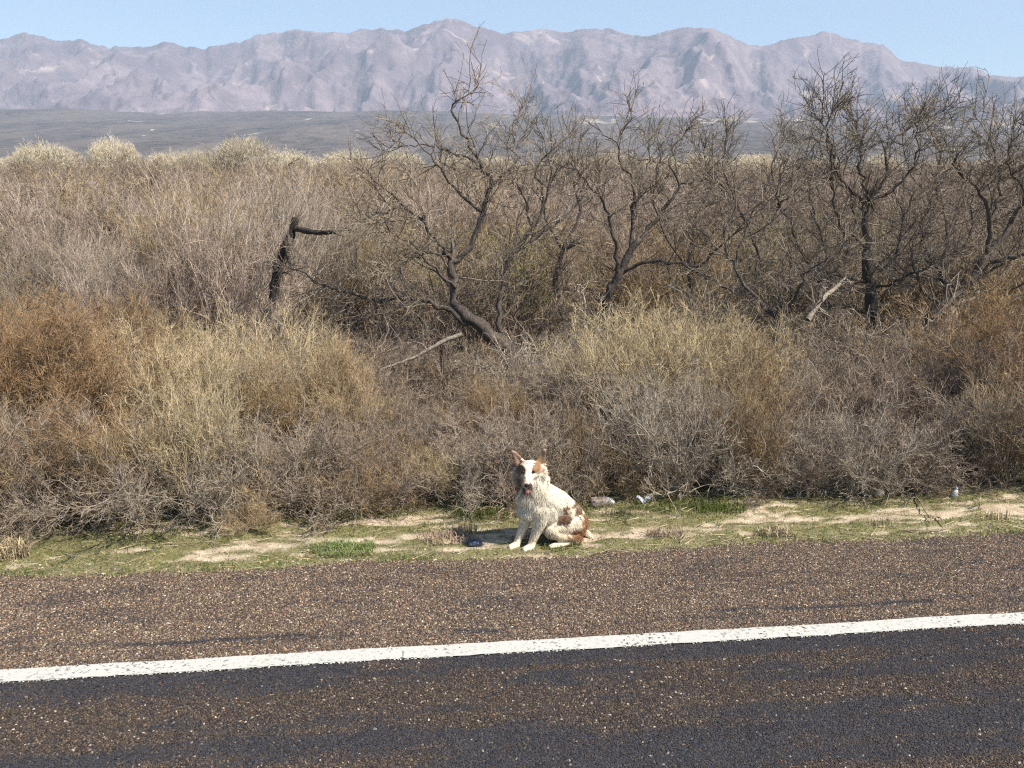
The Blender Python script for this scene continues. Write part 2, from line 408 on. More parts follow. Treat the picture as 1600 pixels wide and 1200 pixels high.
def chip_mesh():
    a = np.arange(6) * math.pi / 3; r = np.array([1, .8, 1.05, .9, .75, 1.])
    lo = np.stack([np.cos(a) * r, np.sin(a) * r, np.full(6, -.4)], -1)
    hi = np.stack([np.cos(a + .2) * .62 * r[::-1], np.sin(a + .2) * .62 * r[::-1], .38 + .12 * np.sin(a * 2.3)], -1)
    q = np.array([(i, (i + 1) % 6, 6 + (i + 1) % 6, 6 + i) for i in range(6)])
    return raw_mesh('stone_chip', np.concatenate([lo, hi]), [q, np.array([(6, 7, 8), (6, 8, 9), (6, 9, 10), (6, 10, 11)])])
m, n, b = new_mat('stone_chips')
n.links.new(attr(n, 'chip', 'INSTANCER', 'Color'), b.inputs['Base Color']); b.inputs['Roughness'].default_value = .75; b.inputs['Specular IOR Level'].default_value = .3
chip_mat = m
chip_src = bpy.data.objects.new('stone_chip', chip_mesh())
g = .0078
s_, q_ = np.meshgrid(np.arange(-2.2, 9.6, g), np.arange(-2.15, QEDGE + .12, g))
s_ = (s_ + rng.uniform(-.5, .5, s_.shape) * g * 1.1).ravel(); q_ = (q_ + rng.uniform(-.5, .5, q_.shape) * g * 1.1).ravel()
X, Y = xy_of(s_, q_)
onr = (q_ < qedge(s_) + (rng.random(len(s_)) ** 3) * .10) & (np.abs(X) < Y * .64 + .5)
s_, q_, X, Y = s_[onr], q_[onr], X[onr], Y[onr]
M = len(s_)
lane = 1 - sstep(-LW - .03, LW + .03, q_)
band = fbm(s_ * .55, q_ * 7, 51, 4); band2 = fbm(s_ * 2.2, q_ * 5, 55, 3); patch = fbm(s_ * 3, q_ * 14, 57, 4)
dark = lane * (sstep(.40, .58, .55 * band + .22 * band2 + .23 * fbm(s_ * 5, q_ * 16, 56, 3)) * .92 + .10)
crackq = .22 + (fbm(s_ * .8, s_ * 0, 58) - .5) * .16
crack = np.exp(-((q_ - crackq) / .022) ** 2) * sstep(.42, .62, fbm(s_ * 2.6, s_ * 0 + 4, 59, 3))
dark = np.maximum(dark, crack * 1.0)
dark = np.maximum(dark, (1 - lane) * .38 * sstep(.55, .72, patch))
seam = np.exp(-(((s_ - 2.95 - .05 * np.sin(q_ * 9)) / .018) ** 2)) * (q_ < -LW)
dark = np.maximum(dark, seam * .8 * (fbm(s_ * 20, q_ * 20, 60, 2) > .45))
tar = (((s_ - 3.02) / .16) ** 2 + ((q_ + .80) / .035) ** 2) < 1 + (patch - .5) * 1.6
dark = np.where(tar, 1.0, dark)
hue = rng.random(M); val = rng.lognormal(-.30, .52, M)
pal = np.array([(.19, .130, .092), (.24, .175, .115), (.14, .105, .092), (.29, .225, .155), (.185, .110, .078), (.10, .082, .072)])
base = pal[(hue * 6).astype(int)] * val[:, None]
base = base * np.array([.90, .87, .80]) * (1 - .52 * lane)[:, None]
light = rng.random(M) < .010; base[light] = np.array([.42, .36, .28]) * rng.uniform(.7, 1.2, (light.sum(), 1))
tarc = np.array([.018, .0185, .023]) * rng.uniform(.7, 2.2, (M, 1))
mixd = np.clip(dark + rng.normal(0, .32, M) * (dark > .05), 0, 1) ** 1.15
C = np.clip(base * (1 - mixd[:, None]) + tarc * mixd[:, None], .008, .8)
size = rng.uniform(.0036, .0066, M); size[light] *= 1.15
scl = np.stack([size * rng.uniform(.9, 1.5, M), size * rng.uniform(.8, 1.1, M), size * rng.uniform(.45, 1.0, M) * (1 - .55 * mixd)], -1)
rot = np.stack([rng.normal(0, .28, M), rng.normal(0, .28, M), rng.uniform(0, 6.28, M)], -1)
zz = .014 + (fbm(X * 1.3, Y * 1.3, 77) - .5) * .012 - .012 * sstep(0, .08, q_ - qedge(s_))
inl = (np.abs(q_) < LW + .004)
def chips(name, k, parent, C_, zadd=0, sq=1.0):
    me = raw_mesh(name, np.stack([X[k], Y[k], zz[k] + zadd], -1), [], {'rot': rot[k], 'scl': scl[k] * np.array([1, 1, sq]), 'chip': np.concatenate([C_[k], np.ones((k.sum(), 1))], -1)})
    o = obj(name, me, None, parent); gn_scatter(o, chip_src, chip_mat); tag(o, kind='stuff'); return o
chips('stone_chips', ~inl, road, C)
worn = (rng.random(M) < .03 + .8 * sstep(.54, .68, fbm(s_ * 9, q_ * 40, 95, 3)))
CP = np.where(worn[:, None], C * .8, np.array([.46, .44, .39]) * rng.uniform(.7, 1.15, (M, 1)))
chips('painted_chips', inl & (rng.random(M) < .75), line, CP, .003, .6)

# ------------------------------------------------------------------ verge: sand with low green growth
def green(x, y):
    s = s_of(x, y); q = q_of(x, y) - QEDGE
    g_ = (.45 * fbm(s * 1.1, q * 6.5, 101, 4) + .55 * fbm(s * 4.5, q * 18, 103, 3) - .5) * 1.15 + .535 - .10 * np.exp(-((s - .9) / .8) ** 2 - ((q - .35) / .2) ** 2) - .07 * sstep(5.2, 6.4, s) + .13 * np.exp(-((q - .06) / .10) ** 2) + .16 * sstep(.7, .95, q) + .12 * (fbm(s * .4, q, 105, 2) - .5)
    return sstep(.405, .505, g_)
xs = np.arange(-6.5, 7.5, .035); yv = np.arange(4.6, 8.2, .03)
Xg, Yg = np.meshgrid(xs, yv)
gr = green(Xg, Yg)
Zg = gz(Xg, Yg) + (fbm(Xg * 7, Yg * 7, 111, 4) - .5) * .035 + gr * .008 + (fbm(Xg * 28, Yg * 28, 112, 2) - .5) * .012
qq = q_of(Xg, Yg) - qedge(s_of(Xg, Yg))
Zg = Zg * sstep(0, .15, qq) + (-.03) * (1 - sstep(-.1, .08, qq)) + .004
Zg -= .05 * sstep(7.6, 8.2, Yg)
def verge_z(x, y):
    ix = np.clip((np.asarray(x) - xs[0]) / .035, 0, len(xs) - 1.01); iy = np.clip((np.asarray(y) - yv[0]) / .03, 0, len(yv) - 1.01)
    i = ix.astype(int); j = iy.astype(int); fx = ix - i; fy = iy - j
    return (Zg[j, i] * (1 - fx) + Zg[j, i + 1] * fx) * (1 - fy) + (Zg[j + 1, i] * (1 - fx) + Zg[j + 1, i + 1] * fx) * fy
idx = np.arange(Xg.size).reshape(Xg.shape)
f = np.stack([idx[:-1, :-1], idx[:-1, 1:], idx[1:, 1:], idx[1:, :-1]], -1).reshape(-1, 4)
m, n, b = new_mat('sandy_verge')
p = geo(n)
f1 = noise(n, 9, 6, .65, p); f2 = noise(n, 90, 4, .6, p)
c = mixc(n, ramp(n, f1, [(.36, 0.), (.62, 1.)]), (.36, .27, .18), (.60, .50, .36))
c = mixc(n, ramp(n, f2, [(.52, 0.), (.66, .6)]), c, (.24, .17, .115))
gc = mixc(n, ramp(n, noise(n, 30, 4, .6, p), [(.4, 0.), (.6, 1.)]), (.095, .105, .026), (.19, .16, .06))
c = mixc(n, math_(n, 'MULTIPLY', attr(n, 'green'), .85), c, gc)
c = mixc(n, attr(n, 'litter'), c, (.17, .125, .085))
n.links.new(c, b.inputs['Base Color']); bump(n, f2, .9, .012, b)
bare = sstep(.95, 1.35, q_of(Xg, Yg) - QEDGE + (fbm(Xg * 2, Yg * 2, 120) - .5) * .4)
tag(obj('verge', raw_mesh('verge', np.stack([Xg, Yg, Zg], -1).reshape(-1, 3), [f], {'green': gr.ravel(), 'litter': bare.ravel()}, True), m), kind='structure')

def blades(mb, x, y, z, h, lean, wd, age, tint=None, az=None):
    M = len(x); az = rng.uniform(0, 6.28, M) if az is None else az
    d = np.stack([np.cos(az), np.sin(az), np.zeros(M)], -1); sd = np.stack([-np.sin(az), np.cos(az), np.zeros(M)], -1)
    P = np.stack([x, y, z], -1); h = np.broadcast_to(h, (M,))[:, None]; ln = np.broadcast_to(lean, (M,))[:, None]; wd = np.broadcast_to(wd, (M,))[:, None]
    up = np.array([0, 0, 1.])
    mid = P + up * h * .62 + d * h * ln * .35; tip = P + up * h * (1 - .35 * np.minimum(ln, 1.5)) + d * h * ln
    V = np.stack([P - sd * wd, P + sd * wd, mid + sd * wd * .8, mid - sd * wd * .8, tip], 1)
    bi = np.arange(M)[:, None] * 5
    if tint is None: tint = rng.random(M)
    mb.add(V, [bi + np.array([0, 1, 2, 3]), bi + np.array([3, 2, 4])], np.repeat(tint, 5), np.repeat(np.broadcast_to(np.asarray(age, float), (M,)), 5))
grass_mat = twig_mat('green_grass', (.045, .072, .012), (.085, .118, .020), (.18, .18, .055), .45)
straw_mat = twig_mat('dry_straw', (.34, .26, .15), (.46, .36, .21), (.58, .47, .30), .35)
N0 = 130000
x = rng.uniform(-4.6, 5.2, N0); y = rng.uniform(4.9, 7.4, N0); q = q_of(x, y) - qedge(s_of(x, y))
pg = green(x, y) * sstep(-.03, .03, q) * (1 - sstep(1.05, 1.45, q + (vn(x * 3, y * 3, 7) - .5) * .4)) + .05 * (q > 0) * (q < 1)
k = rng.random(N0) < pg; x, y, q = x[k], y[k], q[k]
lush = 1.2 * sstep(.48, .70, fbm(x * 1.7, y * 2.5, 131, 3)) * sstep(.45, .75, q) + .8 * sstep(.5, .7, fbm(x * 3, y * 3, 133, 2)) * np.exp(-((q - .05) / .06) ** 2)
mb = MB(); blades(mb, x, y, verge_z(x, y) - .003, rng.uniform(.008, .024, len(x)) * (1 + 1.9 * lush), rng.uniform(.2, 1.3, len(x)), rng.uniform(.0010, .0022, len(x)), rng.uniform(0, 1, len(x)) ** 1.3)
tag(obj('verge_grass', mb.mesh('verge_grass'), grass_mat), 'low green grass and moss in patches on the sandy verge', 'grass', kind='stuff')
N0 = 17000
x = rng.uniform(-4.8, 5.4, N0); y = rng.uniform(4.9, 7.6, N0); q = q_of(x, y) - qedge(s_of(x, y)); k = (q > -.05) & (rng.random(N0) < .25 + .6 * sstep(.5, 1.2, q)); x, y = x[k], y[k]; M = len(x)
az = rng.normal(0, .7, M) + np.where(rng.random(M) < .5, 0, math.pi); L = rng.uniform(.03, .16, M)
P0 = np.stack([x, y, verge_z(x, y) + .004 + .01 * rng.random(M)], -1); P1 = P0 + np.stack([np.cos(az) * L, np.sin(az) * L, rng.uniform(-.004, .03, M)], -1)
mb = MB(); mb.spikes(P0, P1, rng.uniform(.0012, .0026, M), rng.random(M))
tag(obj('straw_litter', mb.mesh('straw_litter'), straw_mat), 'fine dead straw and twigs strewn over the verge', 'straw', kind='stuff')
# loose gravel spilled over the edge of the pavement
N0 = 5200
s = rng.uniform(-2, 9.4, N0); q = rng.exponential(.10, N0) * np.where(rng.random(N0) < .12, 6, 1); X2, Y2 = xy_of(s, qedge(s) + q - .03); k = q < .95; X2, Y2 = X2[k], Y2[k]; M = len(X2)
sz = rng.uniform(.004, .010, M) * rng.lognormal(0, .25, M)
cc = np.array([(.22, .15, .115), (.32, .26, .20), (.16, .12, .11), (.46, .38, .29)])[rng.integers(0, 4, M)] * rng.uniform(.7, 1.2, (M, 1))
me = raw_mesh('loose_gravel', np.stack([X2, Y2, verge_z(X2, Y2) + sz * .2], -1), [], {'rot': np.stack([rng.normal(0, .3, M), rng.normal(0, .3, M), rng.uniform(0, 6.28, M)], -1), 'scl': np.stack([sz, sz * .8, sz * .7], -1), 'chip': np.concatenate([cc, np.ones((M, 1))], -1)})
o = obj('loose_gravel', me); gn_scatter(o, chip_src, chip_mat); tag(o, kind='stuff')

# ------------------------------------------------------------------ shrubs
def shrub_mesh(name, h, stems, spread, wander, r0, k1, l1, a1, k2, l2, k3, l3, base_r=.18, up=.05, droop=0., rs=.004, t1=.2, fine_r=.0022, lean=0.0):
    mb = MB(); M = stems
    az = rng.uniform(0, 6.283, M); rad = base_r * np.sqrt(rng.random(M))
    P = np.stack([np.cos(az) * rad, np.sin(az) * rad, np.full(M, -.06)], -1)
    tilt = spread * np.sqrt(rng.random(M)) ** 1.2; a2 = az + rng.normal(0, .5, M)
    D = np.stack([np.sin(tilt) * np.cos(a2) + lean, np.sin(tilt) * np.sin(a2), np.cos(tilt)], -1)
    L = h * rng.uniform(.6, 1.12, M) * (1 - .12 * tilt)
    S = grow(P, D, L, 8, wander, up, droop)
    S[:, :, 2] = np.maximum(S[:, :, 2], np.linspace(-.06, .05, 9)[None])
    mb.tubes(S, taper(M, 8, r0 * rng.uniform(.6, 1.2, M), r0 * .25), 3, np.linspace(0, .5, 9)[None, :].repeat(M, 0))
    p, d, pi, t = sprout(S, k1, t1, 1.0, a1, .15)
    L1 = l1 * h * (1.15 - .6 * t) * rng.uniform(.5, 1.2, len(p))
    B = grow(p, d, L1, 5, wander * 1.1, up)
    mb.tubes(B, taper(len(p), 5, rs, rs * .4), 3, np.linspace(.35, .7, 6)[None, :].repeat(len(p), 0))
    p, d, pi, t = sprout(B, k2, .15, 1.0, .65, .1)
    C2 = grow(p, d, l2 * h * rng.uniform(.5, 1.3, len(p)), 2, wander * 1.3, up)
    mb.tubes(C2, taper(len(p), 2, rs * .55, rs * .3), 3, .8)
    if k3:
        p, d, pi, t = sprout(C2, k3, .1, 1.0, .7, .1)
        mb.spikes(p, p + d * (l3 * h * rng.uniform(.5, 1.4, len(p)))[:, None], fine_r, rng.uniform(.8, 1, len(p)))
    V = np.concatenate(mb.V); 
    for v in mb.V: v[:, 2] = np.where(v[:, 2] < -.08, -.08, v[:, 2])
    return mb.mesh(name)
VAR = {
 'tangle': [shrub_mesh('tangle_shrub', 1.0, 50, 1.15, .16, .0062, 12, .36, .65, 4, .13, 3, .06, .22, .02, rs=.0033) for _ in range(3)],
 'fan': [shrub_mesh('fan_shrub', 1.45, 62, .62, .085, .0085, 10, .33, .42, 4, .12, 3, .05, .22, .05, rs=.0036) for _ in range(3)],
 'feather': [shrub_mesh('feather_shrub', 1.7, 30, .62, .12, .009, 15, .30, .60, 6, .11, 4, .05, .25, .04, rs=.0036, t1=.25, fine_r=.0027) for _ in range(2)],
 'wand': [shrub_mesh('wand_shrub', 3.4, 75, .52, .085, .021, 7, .36, .40, 4, .13, 3, .05, .55, .05, rs=.0075, t1=.3, fine_r=.0042) for _ in range(2)],
 'snarl': [shrub_mesh('dead_snarl', 1.3, 30, 1.35, .42, .016, 8, .42, .9, 4, .16, 2, .06, .35, .03, rs=.0065, fine_r=.003) for _ in range(2)],
 'bush': [shrub_mesh('round_bush', 2.4, 40, .95, .17, .016, 12, .34, .65, 5, .13, 3, .06, .4, .05, rs=.0075, fine_r=.005) for _ in range(3)],
}
def _ht(me):
    c_ = np.empty(len(me.vertices) * 3, np.float32); me.vertices.foreach_get('co', c_); return float(np.percentile(c_[2::3], 98.5))
HT = {k_: float(np.mean([_ht(me) for me in v_])) for k_, v_ in VAR.items()}
MT = {
 'grey':   twig_mat('grey_twigs', (.16, .13, .10), (.235, .192, .145), (.265, .21, .15)),
 'greyed': twig_mat('silver_grey_twigs', (.40, .345, .27), (.33, .28, .215), (.33, .27, .195)),
 'straw':  twig_mat('straw_twigs', (.46, .38, .255), (.42, .33, .195), (.47, .365, .205)),
 'tan':    twig_mat('tan_twigs', (.36, .285, .19), (.34, .255, .15), (.38, .275, .15)),
 'orange': twig_mat('orange_brown_twigs', (.28, .21, .13), (.245, .16, .085), (.285, .172, .083)),
 'rust':   twig_mat('rusty_tan_twigs', (.30, .235, .16), (.28, .195, .105), (.32, .215, .108)),
 'brown':  twig_mat('brown_twigs', (.26, .215, .17), (.245, .187, .138), (.265, .197, .138)),
 'dark':   twig_mat('dark_brown_twigs', (.10, .08, .065), (.155, .115, .085), (.185, .13, .085)),
 'pink':   twig_mat('pinkish_grey_wands', (.58, .49, .41), (.42, .335, .265), (.38, .285, .215)),
 'olive':  twig_mat('olive_twigs', (.15, .13, .08), (.24, .205, .105), (.30, .25, .12)),
 'pale':   twig_mat('pale_cream_twigs', (.36, .31, .24), (.52, .445, .325), (.62, .53, .38)),
}
CN = {'grey': 'grey', 'greyed': 'silver grey', 'straw': 'straw coloured', 'tan': 'tan', 'orange': 'orange brown', 'rust': 'rusty tan', 'brown': 'brown', 'dark': 'dark brown', 'pink': 'pinkish grey', 'olive': 'olive tinged'}
KN = {'snarl': 'snarl of dead branches', 'tangle': 'tangled leafless shrub', 'fan': 'upright broom shaped shrub', 'feather': 'feathery dry saltcedar', 'wand': 'willow of bare wands', 'bush': 'rounded leafless bush'}
CATS = {'wand': 'willow'}
NAMED = []
def shrub(kind, colr, x, y, h, where, group, sx=1.0, z=None, label=None):
    me = VAR[kind][int(rng.integers(len(VAR[kind])))]
    o = bpy.data.objects.new({'snarl': 'dead_brush', 'tangle': 'tangled_shrub', 'fan': 'broom_shrub', 'feather': 'saltcedar_shrub', 'wand': 'willow_shrub', 'bush': 'bare_bush'}[kind], me); col.objects.link(o)
    if not len(me.materials): me.materials.append(None)
    o.material_slots[0].link = 'OBJECT'; o.material_slots[0].material = MT[colr]
    k = h / HT[kind]
    o.location = (x, y, (gz1(x, y) if z is None else z) - .02); o.rotation_euler = (rng.normal(0, .05), rng.normal(0, .05), rng.uniform(0, 6.28)); o.scale = (k * sx, k * sx, k)
    tag(o, label or f'{CN[colr]} {KN[kind]} {where}', CATS.get(kind, 'shrub'), group)
    if not label: NAMED.append((o, h))
    return o
def place(px, y, py=None):
    return at_y(px, 800 if py is None else py, y)[0]
def nearest(px, marks): return min(marks, key=lambda a: abs(a[0] - px))[1]
VM = [(8, 'the straw grass tuft'), (210, 'the mossy sand'), (388, 'the lone twiggy shrub'), (535, 'the bright green tuft'), (700, 'the pinkish weed clump'), (850, 'the dog'), (938, 'the cardboard carton'), (1006, 'the white plastic scrap'), (1085, 'the dark stick'), (1212, 'the bent straw tuft'), (1374, 'the pale stones'), (1450, 'the forked twig'), (1495, 'the white bottle'), (1560, 'the upright dry stalks')]
TM = [(60, 'the orange saltcedars'), (300, 'the willow thicket'), (450, 'the black snag'), (600, 'the fallen pale branch'), (700, 'the steel fence post'), (790, 'the leaning mesquite trunk'), (880, 'the thin grey mesquite'), (965, 'the slender forked mesquite'), (1100, 'the low slanting mesquite limb'), (1222, 'the low crooked mesquite'), (1360, 'the densest mesquite'), (1470, 'the split mesquite trunk'), (1590, 'the twisted mesquite crown')]
# first row: the shrubs that stand along the verge  (photo x, photo y of the foot, height in m, kind, colour, width factor)
ROW1 = [(-60, 842, .85, 'tangle', 'grey', 1), (25, 836, .62, 'tangle', 'brown', 1), (70, 832, .85, 'feather', 'orange', 1), (105, 834, .55, 'tangle', 'grey', 1.05), (160, 830, .8, 'feather', 'rust', 1), (235, 826, .75, 'tangle', 'grey', 1.1),
        (310, 822, .95, 'fan', 'straw', .9), (345, 820, .62, 'tangle', 'greyed', 1), (420, 816, .5, 'tangle', 'tan', 1), (470, 812, .65, 'tangle', 'grey', 1), (530, 808, .48, 'tangle', 'rust', 1.1), (575, 806, .65, 'tangle', 'brown', 1),
        (640, 803, .45, 'tangle', 'rust', .9), (690, 802, .44, 'fan', 'straw', 1.3), (745, 800, .55, 'tangle', 'greyed', .9), (790, 799, .65, 'tangle', 'brown', 1), (860, 797, .72, 'tangle', 'grey', .9),
        (905, 793, .6, 'tangle', 'rust', .8), (965, 792, .52, 'tangle', 'rust', .9), (1045, 789, .95, 'fan', 'greyed', 1.1), (1100, 787, .75, 'tangle', 'greyed', 1), (1165, 786, .9, 'fan', 'rust', .95),
        (1215, 785, .6, 'tangle', 'brown', .9), (1275, 782, .62, 'tangle', 'greyed', 1), (1345, 779, .68, 'tangle', 'greyed', 1), (1405, 777, .5, 'tangle', 'grey', 1), (1470, 774, .65, 'tangle', 'dark', 1),
        (1540, 772, .75, 'fan', 'grey', 1.1), (1600, 770, .9, 'fan', 'tan', 1), (1670, 768, .85, 'tangle', 'grey', 1)]
for px, py, h, kind, c_, sx in ROW1:
    g_ = on_ground(px, py - 14)
    shrub(kind, c_, g_[0], g_[1] + .12, h, 'at the verge behind ' + nearest(px, VM), 'shrubs along the verge', sx)
# second row: taller growth behind  (photo x, distance, height, kind, colour)
ROW2 = [(-40, 7.7, 1.4, 'feather', 'orange'), (40, 7.5, 1.35, 'feather', 'orange'), (110, 7.7, 1.25, 'feather', 'orange'), (170, 8.1, 1.15, 'feather', 'rust'), (225, 7.8, 1.05, 'fan', 'tan'), (280, 8.1, 1.2, 'fan', 'straw'), (335, 7.9, 1.1, 'fan', 'straw'),
        (395, 8.3, 1.0, 'fan', 'greyed'), (440, 7.9, .95, 'feather', 'tan'), (490, 8.2, .98, 'feather', 'rust'), (545, 7.9, .85, 'fan', 'tan'), (600, 8.2, .65, 'tangle', 'brown'), (650, 7.8, .5, 'tangle', 'grey'), (715, 8.2, .5, 'tangle', 'brown'),
        (755, 7.9, .62, 'feather', 'rust'), (800, 8.1, .75, 'feather', 'rust'), (845, 7.8, .75, 'tangle', 'brown'), (885, 8.2, .95, 'fan', 'greyed'), (940, 8.0, 1.1, 'fan', 'straw'), (995, 7.8, 1.15, 'fan', 'straw'), (1050, 8.1, 1.22, 'fan', 'straw'),
        (1105, 7.9, 1.1, 'fan', 'straw'), (1150, 8.3, 1.05, 'feather', 'rust'), (1205, 7.9, .85, 'fan', 'greyed'), (1260, 8.2, .8, 'tangle', 'grey'), (1310, 7.9, .8, 'tangle', 'brown'), (1365, 8.2, .85, 'feather', 'brown'), (1420, 7.9, .85, 'tangle', 'brown'),
        (1475, 8.3, 1.0, 'feather', 'brown'), (1530, 8.0, 1.0, 'feather', 'brown'), (1585, 7.8, 1.2, 'feather', 'orange'), (1640, 8.1, 1.3, 'feather', 'orange')]
for px, y, h, kind, c_ in ROW2:
    y += rng.normal(0, .12)
    shrub(kind, c_, place(px, y, 640), y, h, 'in the second row behind ' + nearest(px, VM), 'shrubs behind the verge row')
# third row, round the fence
for i, px in enumerate(range(-90, 1720, 58)):
    y = 9.5 + rng.uniform(-.4, .5); px = px + rng.normal(0, 12)
    if px < 230: kind, c_, h = ('feather', 'orange' if i % 2 else 'rust', 1.45)
    elif px < 580: kind, c_, h = (('fan', 'straw', 1.3), ('feather', 'tan', 1.2), ('tangle', 'brown', 1.1))[i % 3]
    elif px < 800: kind, c_, h = (('tangle', 'brown', .95), ('fan', 'grey', .95), ('tangle', 'rust', .9))[i % 3]; y = 11.2 + rng.uniform(0, .4)
    elif px < 900: kind, c_, h = ('tangle', 'grey', 1.1)
    elif px < 1180: kind, c_, h = (('fan', 'straw', 1.4), ('fan', 'tan', 1.35), ('feather', 'rust', 1.25))[i % 3]
    elif px < 1500: kind, c_, h = (('tangle', 'grey', 1.1), ('tangle', 'brown', 1.05), ('fan', 'greyed', 1.15))[i % 3]
    else: kind, c_, h = ('feather', 'orange' if i % 2 else 'rust', 1.5)
    shrub(kind, c_, place(px, y, 560), y, h * rng.uniform(.9, 1.08), 'at the wire fence near ' + nearest(px, TM), 'shrubs at the fence')
for i, px in enumerate(range(-120, 1740, 74)):
    y = 11.8 + rng.uniform(-.6, .9); px = px + rng.normal(0, 20)
    kind, c_ = (('tangle', 'brown'), ('bush', 'grey'), ('fan', 'tan'), ('tangle', 'grey'), ('bush', 'brown'))[i % 5]
    shrub(kind, c_, place(px, y, 500), y, rng.uniform(1.05, 1.4) - .2 * (560 < px < 820), 'at the foot of ' + nearest(px, TM), 'shrubs under the trees')
for px, y, h, c_ in ((1150, 11.0, 1.1, 'grey'), (1255, 10.9, 1.25, 'greyed'), (1310, 11.3, 1.45, 'grey'), (1375, 11.0, 1.35, 'greyed'), (1430, 11.4, 1.5, 'grey'), (1500, 11.1, 1.4, 'greyed'), (1560, 11.5, 1.6, 'grey'), (1610, 11.2, 1.4, 'greyed'), (610, 12.0, 1.15, 'grey'), (860, 11.6, 1.3, 'greyed'), (1040, 12.2, 1.4, 'grey'), (520, 12.6, 1.5, 'grey')):
    shrub('snarl', c_, place(px, y, 500), y, h, 'under ' + nearest(px, TM), 'dead brush under the trees')
# willow thicket to the left and bushes beyond the trees
WIL = [(150, 15.5, 2.4), (205, 16.5, 2.9), (255, 15.8, 2.8), (300, 17, 3.5), (345, 16.2, 3.6), (395, 17.2, 3.8), (430, 18.5, 3.7), (355, 20, 4.2), (290, 21, 3.9), (480, 19, 3.6), (540, 21, 3.7), (590, 19.5, 3.2), (110, 18, 3.0), (60, 17, 2.4), (430, 23, 4.1), (520, 25, 4.0)]
for i, (px, y, h) in enumerate(WIL):
    c_ = ('pink', 'greyed', 'pink', 'tan')[i % 4]
    shrub('wand', c_, place(px, y, 400), y, h * .84, ('in the thicket near ' if y < 18.2 else 'deep in the thicket behind ') + nearest(px, TM), 'willows of the thicket', .9)
for i in range(70):
    y = 14.2 + 18 * (i / 70) + rng.uniform(-.6, .6); px = rng.uniform(-150, 1750)
    if 130 < px < 560 and y < 24: px = rng.uniform(620, 1750)
    c_ = ('brown', 'grey', 'rust', 'tan', 'brown', 'olive', 'dark')[i % 7]
    shrub('bush', c_, place(px, y, 360), y, rng.uniform(1.7, 2.4), ('in the brush beyond ' if y < 20 else 'farther out beyond ') + nearest(px, TM), 'bushes behind the trees')
# look-alikes that still share a label are told apart by their height
def tell_apart(items):
    by = {}
    for o, h in items: by.setdefault(o['label'], []).append((h, o))
    for lb, L_ in by.items():
        if len(L_) == 1: continue
        L_.sort(key=lambda a: a[0])
        names = {2: ['shorter', 'taller'], 3: ['shortest', 'middle sized', 'tallest']}.get(len(L_), ['shortest'] + ['middle sized'] * (len(L_) - 2) + ['tallest'])
        for nm, (h, o) in zip(names, L_): o['label'] = nm + ' ' + lb
tell_apart(NAMED)
# the brush farther out reads as one mass
def thicket(name, kind, colr, N0, y0, y1, h0, h1, label, pw=1.6, xr=.72):
    y = y0 + (y1 - y0) * rng.random(N0) ** pw; x = rng.uniform(-1, 1, N0) * (xr * y + 6)
    k = rng.uniform(h0, h1, N0) / HT[kind] * (1 + .5 * (fbm(x * .03, y * .03, 140) - .5)) * (1 + .62 * sstep(35, 130, y) * (y1 < 400))
    src = bpy.data.objects.new(name + '_plant', VAR[kind][0])
    me = raw_mesh(name, np.stack([x, y, gz(x, y) - .1], -1), [], {'rot': np.stack([x * 0, x * 0, rng.uniform(0, 6.28, N0)], -1), 'scl': np.stack([k * 1.15, k * 1.15, k], -1)})
    o = obj(name, me); gn_scatter(o, src, MT[colr]); tag(o, label, 'thicket', kind='stuff')
thicket('brown_thicket', 'bush', 'brown', 1100, 31, 230, 2.6, 3.7, 'brown leafless brush covering the valley floor')
thicket('tan_thicket', 'bush', 'tan', 300, 31, 240, 2.4, 3.5, 'tan dry brush scattered through the valley thicket')
thicket('dark_thicket', 'feather', 'dark', 420, 33, 260, 2.3, 3.4, 'dark brown saltcedar brush in the valley')
thicket('olive_thicket', 'bush', 'olive', 80, 40, 300, 2.2, 3.4, 'olive green brush in the valley beyond the thicket')
thicket('pale_thicket', 'wand', 'pink', 560, 30, 170, 2.6, 3.6, 'pale pinkish willow brush of the valley floor')
thicket('far_scrub', 'bush', 'olive', 1500, 250, 1000, 2.5, 4.5, 'low green scrub between river trees and desert slope', 1.0)

